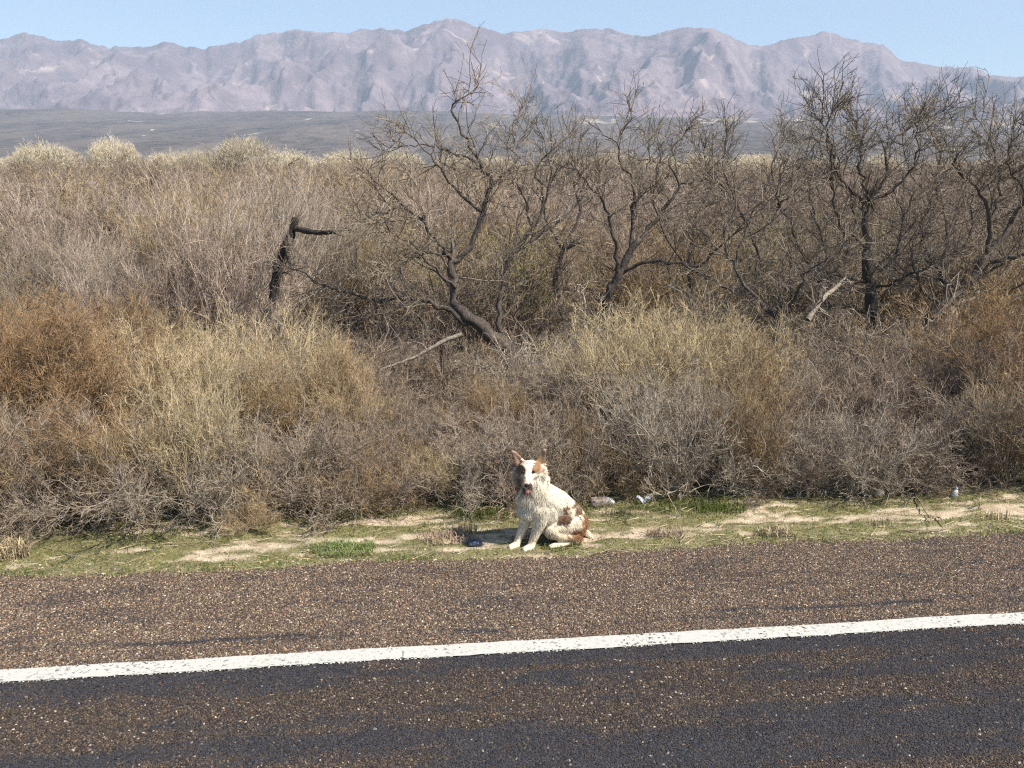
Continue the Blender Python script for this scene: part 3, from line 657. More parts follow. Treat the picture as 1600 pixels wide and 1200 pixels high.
# ------------------------------------------------------------------ river cottonwoods
def cottonwood_mesh():
    tr = MB(); M = 7
    P = np.zeros((M, 3)); P[:, :2] = rng.normal(0, .25, (M, 2))
    az = np.arange(M) * 6.283 / M + rng.normal(0, .3, M); tl = rng.uniform(.2, 1.0, M)
    D = np.stack([np.sin(tl) * np.cos(az), np.sin(tl) * np.sin(az), np.cos(tl)], -1)
    S = grow(P, D, rng.uniform(8, 11, M), 8, .13, .06)
    tr.tubes(S, taper(M, 8, .32, .07), 6, .1)
    cr = MB()
    p, d, _, t = sprout(S, 22, .2, 1, .85, .1); B = grow(p, d, rng.uniform(2.0, 4.2, len(p)) * (1.2 - .5 * t), 5, .17, .05)
    tr.tubes(B, taper(len(p), 5, .075, .025), 4, .3)
    p, d, _, t = sprout(B, 12, .2, 1, .7, .15); C2 = grow(p, d, rng.uniform(.9, 1.9, len(p)), 2, .2, .1)
    dome = lambda q_: (q_[:, 0] ** 2 + q_[:, 1] ** 2) / 5.4 ** 2 + ((q_[:, 2] - 6.2) / 5.8) ** 2 < rng.uniform(.8, 1.08, len(q_))
    C2 = C2[dome(C2[:, 1])]; cr.tubes(C2, taper(len(C2), 2, .024, .013), 3, .7)
    p, d, _, t = sprout(C2, 9, .1, 1, .75, .1); kk_ = dome(p + d * .4); p, d = p[kk_], d[kk_]; cr.spikes(p, p + d * rng.uniform(.35, .75, len(p))[:, None], .024, 1.)
    v_ = nrm(rng.normal(size=(6500, 3))); v_[:, 2] = np.abs(v_[:, 2]) * 1.0 - .25 * rng.random(6500); rr_ = rng.uniform(.62, 1.0, 6500) ** .6 * (.62 + .62 * fbm(np.arctan2(v_[:, 1], v_[:, 0]) * 2.2 + 9, v_[:, 2] * 3.5, int(rng.integers(900)), 3))
    q_ = v_ * rr_[:, None] * np.array([5.4, 5.4, 5.8]) + np.array([0, 0, 6.2]); d_ = nrm(v_ + np.array([0, 0, .5]) + rng.normal(0, .45, v_.shape)); cr.spikes(q_ - d_ * .4, q_ + d_ * rng.uniform(.15, .5, 6500)[:, None], .022, 1.)
    return tr.mesh('cottonwood_trunk'), cr.mesh('cottonwood_crown')
CW = [cottonwood_mesh() for _ in range(2)]
bark_pale = twig_mat('cottonwood_bark', (.16, .135, .11), (.30, .26, .20), (.35, .3, .24))
CWN = []
def cottonwood(px, y, toppy, wpx, i, label):
    x = place(px, y, 250); toppy += (rng.uniform(-4, 9) if 'river' in label and 'largest' not in label else -2); wpx *= rng.uniform(.8, 1.45); zt = at_y(px, toppy, y)[2]; z0 = gz1(x, y) - .2
    k = (zt - z0) / 11.6; e = empty('cottonwood_tree', (x, y, z0), rng.uniform(0, 6.28), 1); wk = wpx / F * y / 10.5
    e.scale = (wk, wk, k)
    tag(e, label, 'tree', 'bare cottonwoods along the river'); CWN.append((e, zt - z0))
    a, b_ = CW[i % 2]
    obj('trunk', a, bark_pale, e); obj('crown', b_, MT['pale'], e)
LBL = 'pale cream bare cottonwood in the tree line along the river'
CWL = [(175, 150, 213, 100, 'largest round pale cream cottonwood of the river tree line with dark trunk showing'), (385, 155, 211, 95, 'tall pale cottonwood with a pointed crown above the willow thicket'), (75, 170, 222, 90, LBL), (20, 165, 230, 90, LBL), (270, 175, 228, 95, LBL), (315, 160, 230, 80, LBL), (455, 175, 226, 90, LBL), (540, 185, 232, 90, LBL), (620, 190, 234, 90, LBL), (880, 190, 232, 90, LBL), (950, 170, 228, 80, LBL), (1030, 180, 232, 90, LBL), (1110, 185, 230, 100, LBL), (1190, 175, 230, 90, LBL), (1290, 190, 236, 90, LBL), (1390, 200, 238, 90, LBL), (1490, 190, 236, 90, LBL), (1580, 195, 236, 95, LBL), (720, 195, 238, 90, LBL), (800, 200, 238, 90, LBL), (-60, 170, 225, 95, LBL)]
for i, (px, y, tp, wp, lb) in enumerate(CWL): cottonwood(px + rng.normal(0, 10) * (lb == LBL), y, tp, wp, i, lb if lb != LBL else 'pale bare river cottonwood showing beyond ' + nearest(px, TM))
tell_apart(CWN)

# ------------------------------------------------------------------ mesquite trees
m, n, b = new_mat('mesquite_bark')
tc = geo(n)
mpp = n.nodes.new('ShaderNodeMapping'); mpp.inputs['Scale'].default_value = (1, 1, .3); n.links.new(tc, mpp.inputs['Vector'])
f1 = noise(n, 38, 6, .7, mpp.outputs[0])
n.links.new(mixc(n, ramp(n, f1, [(.35, 0.), (.65, 1.)]), (.045, .036, .030), (.150, .122, .098)), b.inputs['Base Color']); bump(n, f1, 1.0, .03, b)
bark = m
mes_twig = twig_mat('mesquite_twigs', (.085, .066, .052), (.18, .145, .108), (.30, .245, .175), .4)
dead_mat = plain('weathered_dead_wood', (.15, .12, .09), .9, 35, (.34, .285, .22), .9)
dark_dead = plain('charred_dead_wood', (.022, .018, .015), .95, 22, (.065, .052, .042), .9)
def smooth_poly(P, n):
    P = np.asarray(P, float); k = len(P); t = np.linspace(0, k - 1, n); i = np.minimum(t.astype(int), k - 2); f = (t - i)[:, None]
    Q = np.concatenate([2 * P[:1] - P[1:2], P, 2 * P[-1:] - P[-2:-1]])
    p0, p1, p2, p3 = Q[i], Q[i + 1], Q[i + 2], Q[i + 3]
    return .5 * (2 * p1 + (p2 - p0) * f + (2 * p0 - 5 * p1 + 4 * p2 - p3) * f ** 2 + (3 * p1 - p0 - 3 * p2 + p3) * f ** 3)
def mesquite(label, y0, limbs, dens=1.0, up=.12, tw=1.0):
    """limbs: (list of photo points, radius at start, radius at end, depth at start, depth at end), the first is the trunk"""
    p0 = at_y(*limbs[0][0][0], y0)
    root = empty('mesquite_tree', (p0[0], y0, gz1(p0[0], y0))); O = np.array(root.location)
    tag(root, label, 'tree', 'bare mesquite trees behind the fence')
    cr = MB(); LB = []
    for i, (pts, r0, r1, d0, d1) in enumerate(limbs):
        nn = max(8, 4 * len(pts)); dep = np.linspace(d0, d1, len(pts))
        pts = [(px, py if py > 300 else 300 - (300 - py) * .74) for px, py in pts]
        P = np.array([at_y(px, py, y0 + d) for (px, py), d in zip(pts, dep)]) - O
        if i == 0: P = np.concatenate([[[P[0][0], P[0][1], -.15]], P]); P[0, :2] += (P[1, :2] - P[2, :2]) * .3
        P = smooth_poly(P, nn); P[1:-1] += rng.normal(0, 1, P[1:-1].shape) * ((.06 * r0 + .004) if i == 0 else (.12 * (r0 + r1) / 2 + .014))
        if i > 0: r0, r1 = r0 * .82, r1 * .75
        else: r0, r1 = r0 * .92, r1 * .78
        lb = MB(); t = np.linspace(0, 1, nn)
        lb.tubes(P[None], ((r0 * (1 - t) + r1 * t) * (1 + .10 * rng.normal(size=nn)))[None], 9, .1, lump=.06)
        obj('trunk' if i == 0 else 'limb', lb.mesh('trunk' if i == 0 else 'limb', True), bark, root)
        if i > 0 or r0 < .06: LB.append((P, r1))
    # branches from every limb
    for P, r1 in LB:
        Ln = np.linalg.norm(np.diff(P, axis=0), axis=1).sum()
        k = max(5, int(Ln * 7.0 * dens))
        p, d, _, t = sprout(P[None], k, .15, 1.0, .80, up, .3); Lb = rng.uniform(.25, 1.0, k) * (1.2 - .55 * t)
        B = grow(p, d, Lb, 6, .24, .05); cr.tubes(B, taper(k, 6, np.minimum(.011, .5 * r1 + .006) * rng.uniform(.5, 1.2, k), .0035), 4, .3)
        e = P[-1]; dd = nrm(P[-1] - P[-3]); kk = 3
        B2 = grow(np.repeat(e[None], kk, 0), dd + rng.normal(0, .3, (kk, 3)), rng.uniform(.15, .45, kk), 6, .2, .05); cr.tubes(B2, taper(kk, 6, r1, .005), 4, .25)
        B = np.concatenate([B, B2])
        p, d, _, t = sprout(B, int(5 * tw + .5), .15, 1.0, .80, .1, .3); C2 = grow(p, d, rng.uniform(.18, .55, len(p)), 4, .20, .03); cr.tubes(C2, taper(len(p), 4, .0045, .0028), 3, .6)
        p, d, _, t = sprout(C2, int(2 * tw + .5), .1, 1.0, .85, .05, .3); E = grow(p, d, rng.uniform(.07, .24, len(p)), 2, .3, .02); cr.tubes(E, taper(len(p), 2, .0030, .0019), 3, .85)
        p, d, _, t = sprout(E, 1, .1, .9, .9, 0, .3); cr.spikes(p, p + d * rng.uniform(.03, .09, len(p))[:, None], .0022, 1.)
    obj('crown', cr.mesh('crown'), mes_twig, root)
    return root
mesquite('large spreading bare mesquite with trunk leaning left, behind the leaning fence post', 12.3, [
  ([(808, 566), (780, 535), (745, 505), (712, 480)], .12, .10, 0, 0),
  ([(716, 484), (708, 445), (706, 405)], .085, .07, 0, .1),
  ([(706, 408), (735, 385), (752, 330), (768, 285), (745, 235), (722, 175), (706, 118), (738, 88)], .055, .009, .1, .5),
  ([(706, 408), (690, 385), (660, 345), (610, 300), (575, 262)], .045, .010, .1, -.5),
  ([(700, 400), (670, 395), (640, 405), (615, 418)], .035, .012, .1, -.9),
  ([(640, 320), (600, 330), (562, 338)], .018, .006, -.2, -.6),
  ([(735, 505), (690, 478), (640, 466), (590, 470), (540, 455), (500, 440), (455, 420)], .05, .009, 0, -.6),
  ([(640, 466), (600, 490), (560, 500), (525, 520)], .024, .008, -.3, -.7),
  ([(780, 535), (782, 470), (800, 400), (835, 350), (850, 300), (838, 250), (880, 190)], .05, .009, 0, .6),
  ([(800, 400), (845, 365), (890, 330), (935, 270)], .03, .008, .3, .9),
  ([(752, 330), (715, 300), (680, 235), (640, 180)], .028, .007, .2, 0),
  ([(745, 235), (705, 215), (665, 200), (625, 205)], .020, .006, .4, 0),
  ([(768, 285), (805, 240), (800, 180), (812, 130)], .022, .006, .4, .9),
  ([(712, 450), (680, 420), (640, 380), (590, 350)], .028, .007, 0, -1.0),
  ([(830, 352), (815, 300), (790, 270)], .02, .008, .5, .2),
], 1.15)
mesquite('slender dark mesquite forked above its bare leaning trunk', 13.2, [
  ([(950, 480), (962, 440), (978, 405), (1000, 372)], .075, .065, 0, 0),
  ([(968, 430), (962, 380), (948, 330), (920, 285), (900, 250)], .045, .009, 0, -.5),
  ([(985, 395), (988, 340), (990, 285), (970, 240), (965, 190), (985, 140)], .040, .008, 0, .5),
  ([(1000, 374), (1035, 330), (1060, 285), (1045, 230), (1070, 175)], .040, .008, 0, .3),
  ([(975, 425), (1010, 410), (1060, 412), (1110, 440), (1150, 460)], .035, .010, 0, -.7),
  ([(990, 285), (1015, 240), (1010, 190)], .02, .006, .2, .7),
  ([(1060, 285), (1095, 275), (1130, 250)], .016, .006, .2, -.2),
], 1.05)
mesquite('low crooked mesquite with a thin forked stem in front of darker trees', 11.2, [
  ([(1226, 585), (1222, 540), (1218, 495)], .055, .05, 0, 0),
  ([(1218, 500), (1180, 465), (1150, 420), (1130, 370), (1150, 320), (1120, 280)], .035, .008, 0, .4),
  ([(1220, 500), (1245, 460), (1262, 425), (1310, 395)], .030, .008, 0, -.3),
  ([(1150, 420), (1165, 360), (1200, 320), (1250, 285)], .024, .007, .2, .6),
  ([(1180, 465), (1145, 480), (1110, 490)], .018, .006, 0, -.4),
], 1.0)
mesquite('dense upright mesquite with the thickest dark trunk and many fine branches', 12.8, [
  ([(1372, 545), (1362, 490), (1358, 440), (1356, 390)], .11, .09, 0, 0),
  ([(1356, 395), (1354, 345), (1358, 310)], .07, .055, 0, 0),
  ([(1358, 318), (1320, 285), (1305, 240), (1290, 180), (1300, 130)], .034, .007, 0, -.4),
  ([(1358, 314), (1345, 260), (1345, 200), (1335, 150)], .030, .007, 0, .3),
  ([(1358, 312), (1385, 265), (1390, 200), (1435, 155), (1470, 130)], .034, .007, 0, .4),
  ([(1358, 314), (1410, 280), (1432, 220), (1434, 160)], .030, .007, 0, -.2),
  ([(1356, 385), (1315, 355), (1302, 290), (1298, 200), (1275, 140)], .034, .007, 0, -.6),
  ([(1360, 430), (1400, 400), (1415, 330), (1455, 280), (1480, 250)], .036, .008, 0, .7),
  ([(1360, 440), (1310, 430), (1275, 415), (1240, 380)], .035, .009, 0, -.6),
  ([(1365, 450), (1420, 430), (1470, 405)], .03, .009, 0, -.9),
  ([(1372, 500), (1330, 480), (1290, 470)], .03, .01, 0, -.8),
], 1.5)
mesquite('twisted mesquite leaning out with a thick split trunk near the orange saltcedar', 12.0, [
  ([(1445, 520), (1475, 480), (1515, 440), (1545, 400)], .095, .08, 0, 0),
  ([(1545, 402), (1548, 350), (1530, 300), (1500, 260), (1485, 215)], .045, .008, 0, -.4),
  ([(1545, 402), (1580, 350), (1615, 290), (1620, 220), (1600, 160)], .055, .009, 0, .4),
  ([(1535, 410), (1590, 400), (1640, 380)], .04, .012, 0, -.4),
  ([(1548, 350), (1562, 290), (1555, 220), (1530, 150)], .030, .007, .1, .6),
  ([(1580, 350), (1600, 300), (1575, 250), (1580, 190)], .025, .007, 0, -.5),
  ([(1500, 450), (1555, 455), (1610, 440)], .03, .009, 0, -.8),
  ([(1530, 300), (1560, 265), (1550, 220)], .018, .006, -.2, .2),
  ([(1475, 480), (1440, 450), (1425, 400), (1440, 350)], .035, .009, 0, .5),
], 1.25)
mesquite('wide low mesquite of many thin stems between the crooked and the densest tree', 14.0, [
  ([(1295, 510), (1290, 470), (1285, 440)], .055, .05, 0, 0),
  ([(1285, 445), (1255, 400), (1235, 350), (1215, 310), (1225, 250)], .03, .007, 0, -.4), ([(1285, 445), (1290, 390), (1270, 330), (1262, 270), (1245, 200)], .03, .007, 0, .4),
  ([(1285, 445), (1320, 400), (1335, 340), (1318, 270), (1330, 210)], .03, .007, 0, .2), ([(1290, 460), (1340, 440), (1390, 400), (1420, 360)], .03, .008, 0, -.5), ([(1288, 460), (1240, 450), (1195, 420)], .025, .008, 0, .5)], 1.3)
mesquite('thicket like mesquite of thin dark stems between the densest and the twisted tree', 14.4, [
  ([(1480, 500), (1478, 450), (1470, 420)], .055, .05, 0, 0),
  ([(1470, 425), (1440, 370), (1450, 310), (1420, 250), (1410, 180)], .03, .007, 0, -.4), ([(1470, 425), (1480, 350), (1465, 290), (1470, 220), (1450, 160)], .03, .007, 0, .4),
  ([(1470, 425), (1515, 370), (1520, 300), (1545, 240), (1560, 170)], .03, .007, 0, .2), ([(1478, 450), (1530, 430), (1590, 400), (1640, 330)], .03, .008, 0, -.5), ([(1475, 440), (1430, 420), (1390, 390)], .025, .008, 0, .5), ([(1590, 400), (1600, 330), (1585, 260)], .02, .007, -.4, 0)], 1.4)
mesquite('broad thin mesquite behind the low slanting limb of the slender tree', 14.8, [
  ([(1085, 500), (1080, 450), (1075, 420)], .05, .045, 0, 0),
  ([(1075, 425), (1040, 370), (1020, 310), (1030, 240)], .028, .007, 0, -.4), ([(1075, 425), (1085, 350), (1110, 290), (1100, 220)], .028, .007, 0, .4), ([(1078, 430), (1130, 380), (1170, 340), (1200, 280)], .028, .007, 0, -.2)], 1.2)
mesquite('thin grey mesquite rising between the two forked trees', 15.0, [
  ([(880, 500), (868, 440), (880, 390)], .06, .05, 0, 0),
  ([(880, 392), (905, 330), (895, 270), (905, 200)], .032, .008, 0, .4),
  ([(880, 392), (850, 330), (862, 260), (850, 190)], .032, .008, 0, -.3),
  ([(905, 330), (935, 290), (930, 230)], .02, .007, .2, .4),
], .9)
mesquite('pale twiggy mesquite filling the gap left of the densest tree', 15.5, [
  ([(1190, 490), (1195, 430), (1180, 380)], .06, .05, 0, 0),
  ([(1180, 385), (1150, 310), (1130, 240), (1135, 180)], .032, .008, 0, -.4),
  ([(1180, 385), (1215, 320), (1205, 250), (1225, 190)], .032, .008, 0, .5),
  ([(1215, 320), (1255, 280), (1270, 220)], .022, .007, .2, -.3),
  ([(1150, 310), (1110, 260), (1085, 200)], .02, .007, -.2, .2),
], 1.0)

def limb_thing(name, label, cat, y0, limbs, mat_, twigs=0, parts='branch', tm=None):
    p0 = at_y(*limbs[0][0][0], y0); O = np.array([p0[0], p0[1], p0[2]])
    root = empty(name, O); tag(root, label, cat)
    for pts, r0, r1, d0, d1 in limbs:
        nn = max(7, 4 * len(pts)); dep = np.linspace(d0, d1, len(pts))
        P = smooth_poly(np.array([at_y(px, py, y0 + d) for (px, py), d in zip(pts, dep)]) - O, nn); P[1:-1] += rng.normal(0, .12 * min(r0 + r1, .03), P[1:-1].shape)
        lb = MB(); t = np.linspace(0, 1, nn)
        lb.tubes(P[None], ((r0 * (1 - t) + r1 * t) * (1 + .10 * rng.normal(size=nn)))[None], 8, .1, lump=.07)
        if twigs:
            p, d, _, t = sprout(P[None], twigs, .2, 1.0, .8, 0, .3); lb.tubes(grow(p, d, rng.uniform(.08, .3, twigs), 4, .25), taper(twigs, 4, .4 * r1 + .003, .002), 3, .5)
        obj(parts, lb.mesh(parts, True), mat_, root)
    return root
limb_thing('fallen_branch', 'pale weathered dead branch slanting down below the leaning mesquite trunk', 'branch', 10.9, [
  ([(722, 522), (690, 535), (660, 552), (630, 565), (600, 576), (565, 588)], .030, .010, 0, -.3), ([(632, 563), (636, 580), (637, 596)], .012, .006, -.1, -.1), ([(668, 547), (660, 538), (645, 533)], .012, .006, 0, .1), ([(620, 568), (608, 584), (590, 594)], .012, .006, -.1, -.3)], dead_mat)
limb_thing('broken_snag', 'black broken tree snag hooked over at the top, left of the big mesquite', 'snag', 15.2, [
  ([(428, 470), (432, 430), (452, 375), (462, 340)], .085, .07, 0, 0), ([(458, 356), (490, 363), (524, 362)], .055, .03, 0, -.4), ([(450, 372), (448, 392), (452, 412)], .05, .02, -.05, -.2), ([(436, 425), (428, 415), (436, 395), (448, 370)], .04, .02, -.1, 0)], dark_dead, 8)
limb_thing('dead_log', 'pale broken log lying at the foot of the densest mesquite', 'log', 11.4, [([(1262, 500), (1284, 468), (1300, 455), (1322, 434)], .040, .022, 0, .5), ([(1320, 436), (1328, 442), (1332, 454)], .018, .008, .5, .4)], dead_mat, 14)
limb_thing('dead_log', 'short pale log propped beside the twisted mesquite', 'log', 11.2, [([(1460, 535), (1474, 512), (1484, 494), (1490, 480)], .05, .032, 0, .3)], dead_mat, 4)
limb_thing('dead_branch', 'long bleached bent branch rising from the silver grey shrubs', 'branch', 7.35, [([(1200, 715), (1232, 680), (1262, 645), (1280, 612), (1285, 592)], .008, .003, 0, .2)], dead_mat, 10)
limb_thing('dead_branch', 'bleached branches slanting low towards the white plastic bottle', 'branch', 6.95, [([(1275, 770), (1310, 745), (1345, 738), (1400, 735)], .008, .003, 0, 0), ([(1330, 770), (1370, 730), (1410, 700), (1432, 684)], .008, .003, 0, .1)], dead_mat, 10)
limb_thing('dead_branch', 'pale stick rising among the straw coloured shrubs near the orange saltcedars', 'branch', 7.9, [([(208, 640), (212, 580), (205, 520)], .006, .003, 0, 0)], dead_mat, 5)

# ------------------------------------------------------------------ wire fence
steel = plain('rusty_steel', (.045, .032, .025), .7, 40, (.10, .065, .045), .3)
fz = empty('wire_fence', (0, 0, 0)); tag(fz, 'barbed wire fence on dark steel posts running through the brush', 'fence')
Y_F = 10.1
def fence_y(x): return Y_F + (x) * EV[1] / EV[0]
XF = [at_y(697, 545, 10.0)[0] + k_ * 3.6 for k_ in (-2, -1, 0, 1, 2)]
tops = []
for k_, xf in enumerate(XF):
    yf = fence_y(xf); z0 = gz1(xf, yf); zt = at_y(697, 545, yf)[2] if k_ == 2 else z0 + 1.22
    tilt = -.06 if k_ == 2 else rng.normal(0, .03)
    mbp = MB(); h = zt - z0 + .3
    for dx, dy, wx_, wy_ in ((0, 0, .020, .004), (0, .012, .004, .016)):       # T section
        V = np.array([(dx + sx_ * wx_ + tilt * (1 - zz_) * .0 + (zz_ * tilt), dy + sy_ * wy_, -.3 + zz_ * h) for zz_ in (0, 1) for sx_, sy_ in ((-1, -1), (1, -1), (1, 1), (-1, 1))])
        mbp.add(V, [np.array([(0, 1, 5, 4), (1, 2, 6, 5), (2, 3, 7, 6), (3, 0, 4, 7), (4, 5, 6, 7)])], .5, .2)
    for s_k in np.arange(.1, h - .05, .055):                                       # studs
        V = np.array([(s_k / h * tilt + a_ * .005, -.007 + b__ * .004, -.3 + s_k + c__ * .006) for c__ in (-1, 1) for a_, b__ in ((-1, -1), (1, -1), (1, 1), (-1, 1))])
        mbp.add(V, [np.array([(0, 1, 5, 4), (1, 2, 6, 5), (2, 3, 7, 6), (3, 0, 4, 7), (4, 5, 6, 7)])], .5, .2)
    obj('post', mbp.mesh('post'), steel, fz, (xf, yf, z0)); tops.append(np.array([xf + tilt * .9, yf - .012, z0]))
for hz_ in (1.08, .80, .52, .28):
    P = []
    for a_, b_ in zip(tops[:-1], tops[1:]):
        for t in np.linspace(0, 1, 16, endpoint=False): P.append(a_ * (1 - t) + b_ * t + np.array([0, 0, hz_ - .05 * 4 * t * (1 - t) + rng.normal(0, .003)]))
    P = np.array(P); wm = MB(); wm.tubes(P[None], np.full((1, len(P)), .0028), 5, .2)
    pb, db, _, _ = sprout(P[None], 110, 0, 1, 1.57); wm.spikes(pb - db * .014, pb + db * .016, .0022, .2)
    obj('barbed_wire', wm.mesh('barbed_wire'), steel, fz)

# ------------------------------------------------------------------ the dog
DG = on_ground(856, 849); dx0, dy0 = float(DG[0]), float(DG[1])
dog = empty('dog', (dx0, dy0, float(verge_z(dx0, dy0)) - .004), 0)
dog.scale = (1.05, 1.05, 1.05)
tag(dog, 'cream white dog with brown patches sitting on the verge beside the road, mouth open', 'dog')
def ico(r, sub=2):
    import bmesh
    bm = bmesh.new(); bmesh.ops.create_icosphere(bm, subdivisions=sub, radius=r); v = np.array([x.co[:] for x in bm.verts]); f = np.array([[y.index for y in x.verts] for x in bm.faces]); bm.free(); return v, f
IV, IF_ = ico(1.0, 2)
class Blob:
    def __init__(s): s.V = []; s.F = []; s.n = 0
    def ell(s, c, r, M=None):
        v = IV * np.asarray(r, float)
        if M is not None: v = v @ np.asarray(M).T
        s.V.append(v + np.asarray(c, float)); s.F.append(IF_ + s.n); s.n += len(v)
    def cap(s, a, ra, b_, rb, k=9):
        a = np.asarray(a, float); b_ = np.asarray(b_, float)
        k = max(k, int(np.linalg.norm(b_ - a) / (.35 * min(ra, rb))) + 1)
        for t in np.linspace(0, 1, k): s.ell(a * (1 - t) + b_ * t, [ra * (1 - t) + rb * t] * 3)
    def chain(s, pts):
        for (a, ra), (b_, rb) in zip(pts[:-1], pts[1:]): s.cap(a, ra, b_, rb)
B = Blob()
# trunk: pelvis on the ground, sloping back, deep chest
B.chain([((.165, .085, .105), .092), ((.115, .065, .165), .105), ((.04, .025, .245), .108), ((-.04, -.02, .315), .100)])
B.ell((.15, .075, .09), (.095, .10, .085))
B.ell((-.085, -.045, .305), (.088, .085, .105)); B.ell((-.105, -.06, .345), (.078, .075, .08))
B.ell((-.12, -.06, .24), (.06, .06, .07))
B.chain([((-.07, -.045, .36), .090), ((-.095, -.065, .43), .080), ((-.115, -.085, .495), .068)])
B.ell((-.07, -.055, .43), (.070, .065, .075))
# head towards the camera
B.ell((-.118, -.098, .525), (.072, .066, .052)); B.ell((-.122, -.115, .500), (.066, .050, .045))
B.ell((-.128, -.135, .535), (.046, .032, .034)); B.ell((-.060, -.082, .495), (.045, .05, .055)); B.ell((-.178, -.085, .490), (.036, .045, .055))
B.chain([((-.128, -.150, .498), .037), ((-.133, -.190, .478), .029), ((-.136, -.224, .464), .0235)])
B.chain([((-.128, -.135, .452), .027), ((-.133, -.178, .424), .018), ((-.135, -.200, .412), .013)])
# ears: cupped, pricked
def ear(base, tip, wid):
    base = np.array(base); tip = np.array(tip); ax = nrm(tip - base); sd = nrm(np.cross(ax, [0, -1, 0.2]))
    for t in np.linspace(0, 1, 16):
        c = base * (1 - t) + tip * t + np.array([0, .010 * math.sin(t * 3.1), 0]); w_ = wid * (1 - t) ** .7 + .004
        for u in np.linspace(-1, 1, 7):
            B.ell(c + sd * u * w_ * .8 + np.array([0, -.010 * u * u * (1 - t), 0]), [max(.0075, w_ * .28)] * 3)
ear((-.168, -.085, .550), (-.222, -.095, .632), .025)
ear((-.058, -.085, .552), (-.028, -.092, .642), .024)
# near fore leg and far fore leg
B.chain([((-.045, -.070, .275), .055), ((-.052, -.082, .19), .044), ((-.075, -.092, .12), .030), ((-.098, -.098, .06), .024), ((-.108, -.106, .028), .026)])
B.chain([((-.112, -.112, .022), .026), ((-.145, -.132, .018), .021)])
B.chain([((-.125, -.035, .265), .058), ((-.140, -.040, .185), .040), ((-.160, -.048, .12), .028), ((-.183, -.060, .06), .023), ((-.195, -.070, .028), .025)])
B.chain([((-.200, -.076, .021), .025), ((-.232, -.092, .017), .020)])
for cx, cy in ((-.152, -.136), (-.238, -.097)):
    for k_ in (-1, 0, 1): B.ell((cx + .006 * abs(k_), cy + k_ * .013 - .002, .014), (.013, .009, .012))
B.ell((-.015, -.045, .245), (.085, .062, .115)); B.ell((.07, -.005, .175), (.095, .07, .085)); B.ell((.03, -.02, .14), (.07, .06, .06))
# near hind leg: thigh, shank, hock, foot flat on the ground
B.chain([((.150, .030, .135), .078), ((.085, -.010, .130), .066), ((.025, -.042, .110), .046)])
B.chain([((.020, -.055, .105), .046), ((.10, -.035, .06), .034), ((.185, -.015, .036), .026)])
B.chain([((.185, -.010, .024), .020), ((.10, -.045, .018), .018), ((.035, -.072, .017), .020), ((.012, -.080, .014), .015)])
# far hind leg, mostly hidden
B.chain([((.13, .13, .12), .075), ((.02, .115, .105), .050), ((.15, .15, .035), .028), ((-.01, .13, .02), .023)])
# tail curled on the ground
B.chain([((.225, .105, .05), .026), ((.250, .115, .026), .020), ((.272, .100, .014), .010)])
tmp = bpy.data.objects.new('dog_form', raw_mesh('dog_form', np.concatenate(B.V), [np.concatenate(B.F)])); col.objects.link(tmp)
md = tmp.modifiers.new('r', 'REMESH'); md.mode = 'VOXEL'; md.voxel_size = .0052; md.use_smooth_shade = True
md = tmp.modifiers.new('s', 'SMOOTH'); md.factor = .5; md.iterations = 7
dg = bpy.context.evaluated_depsgraph_get(); body_me = bpy.data.meshes.new_from_object(tmp.evaluated_get(dg)); body_me.name = 'dog_body'
bpy.data.objects.remove(tmp)
nv = len(body_me.vertices); co = np.empty(nv * 3); body_me.vertices.foreach_get('co', co); co = co.reshape(-1, 3)
no = np.empty(nv * 3); body_me.vertices.foreach_get('normal', no); no = no.reshape(-1, 3)
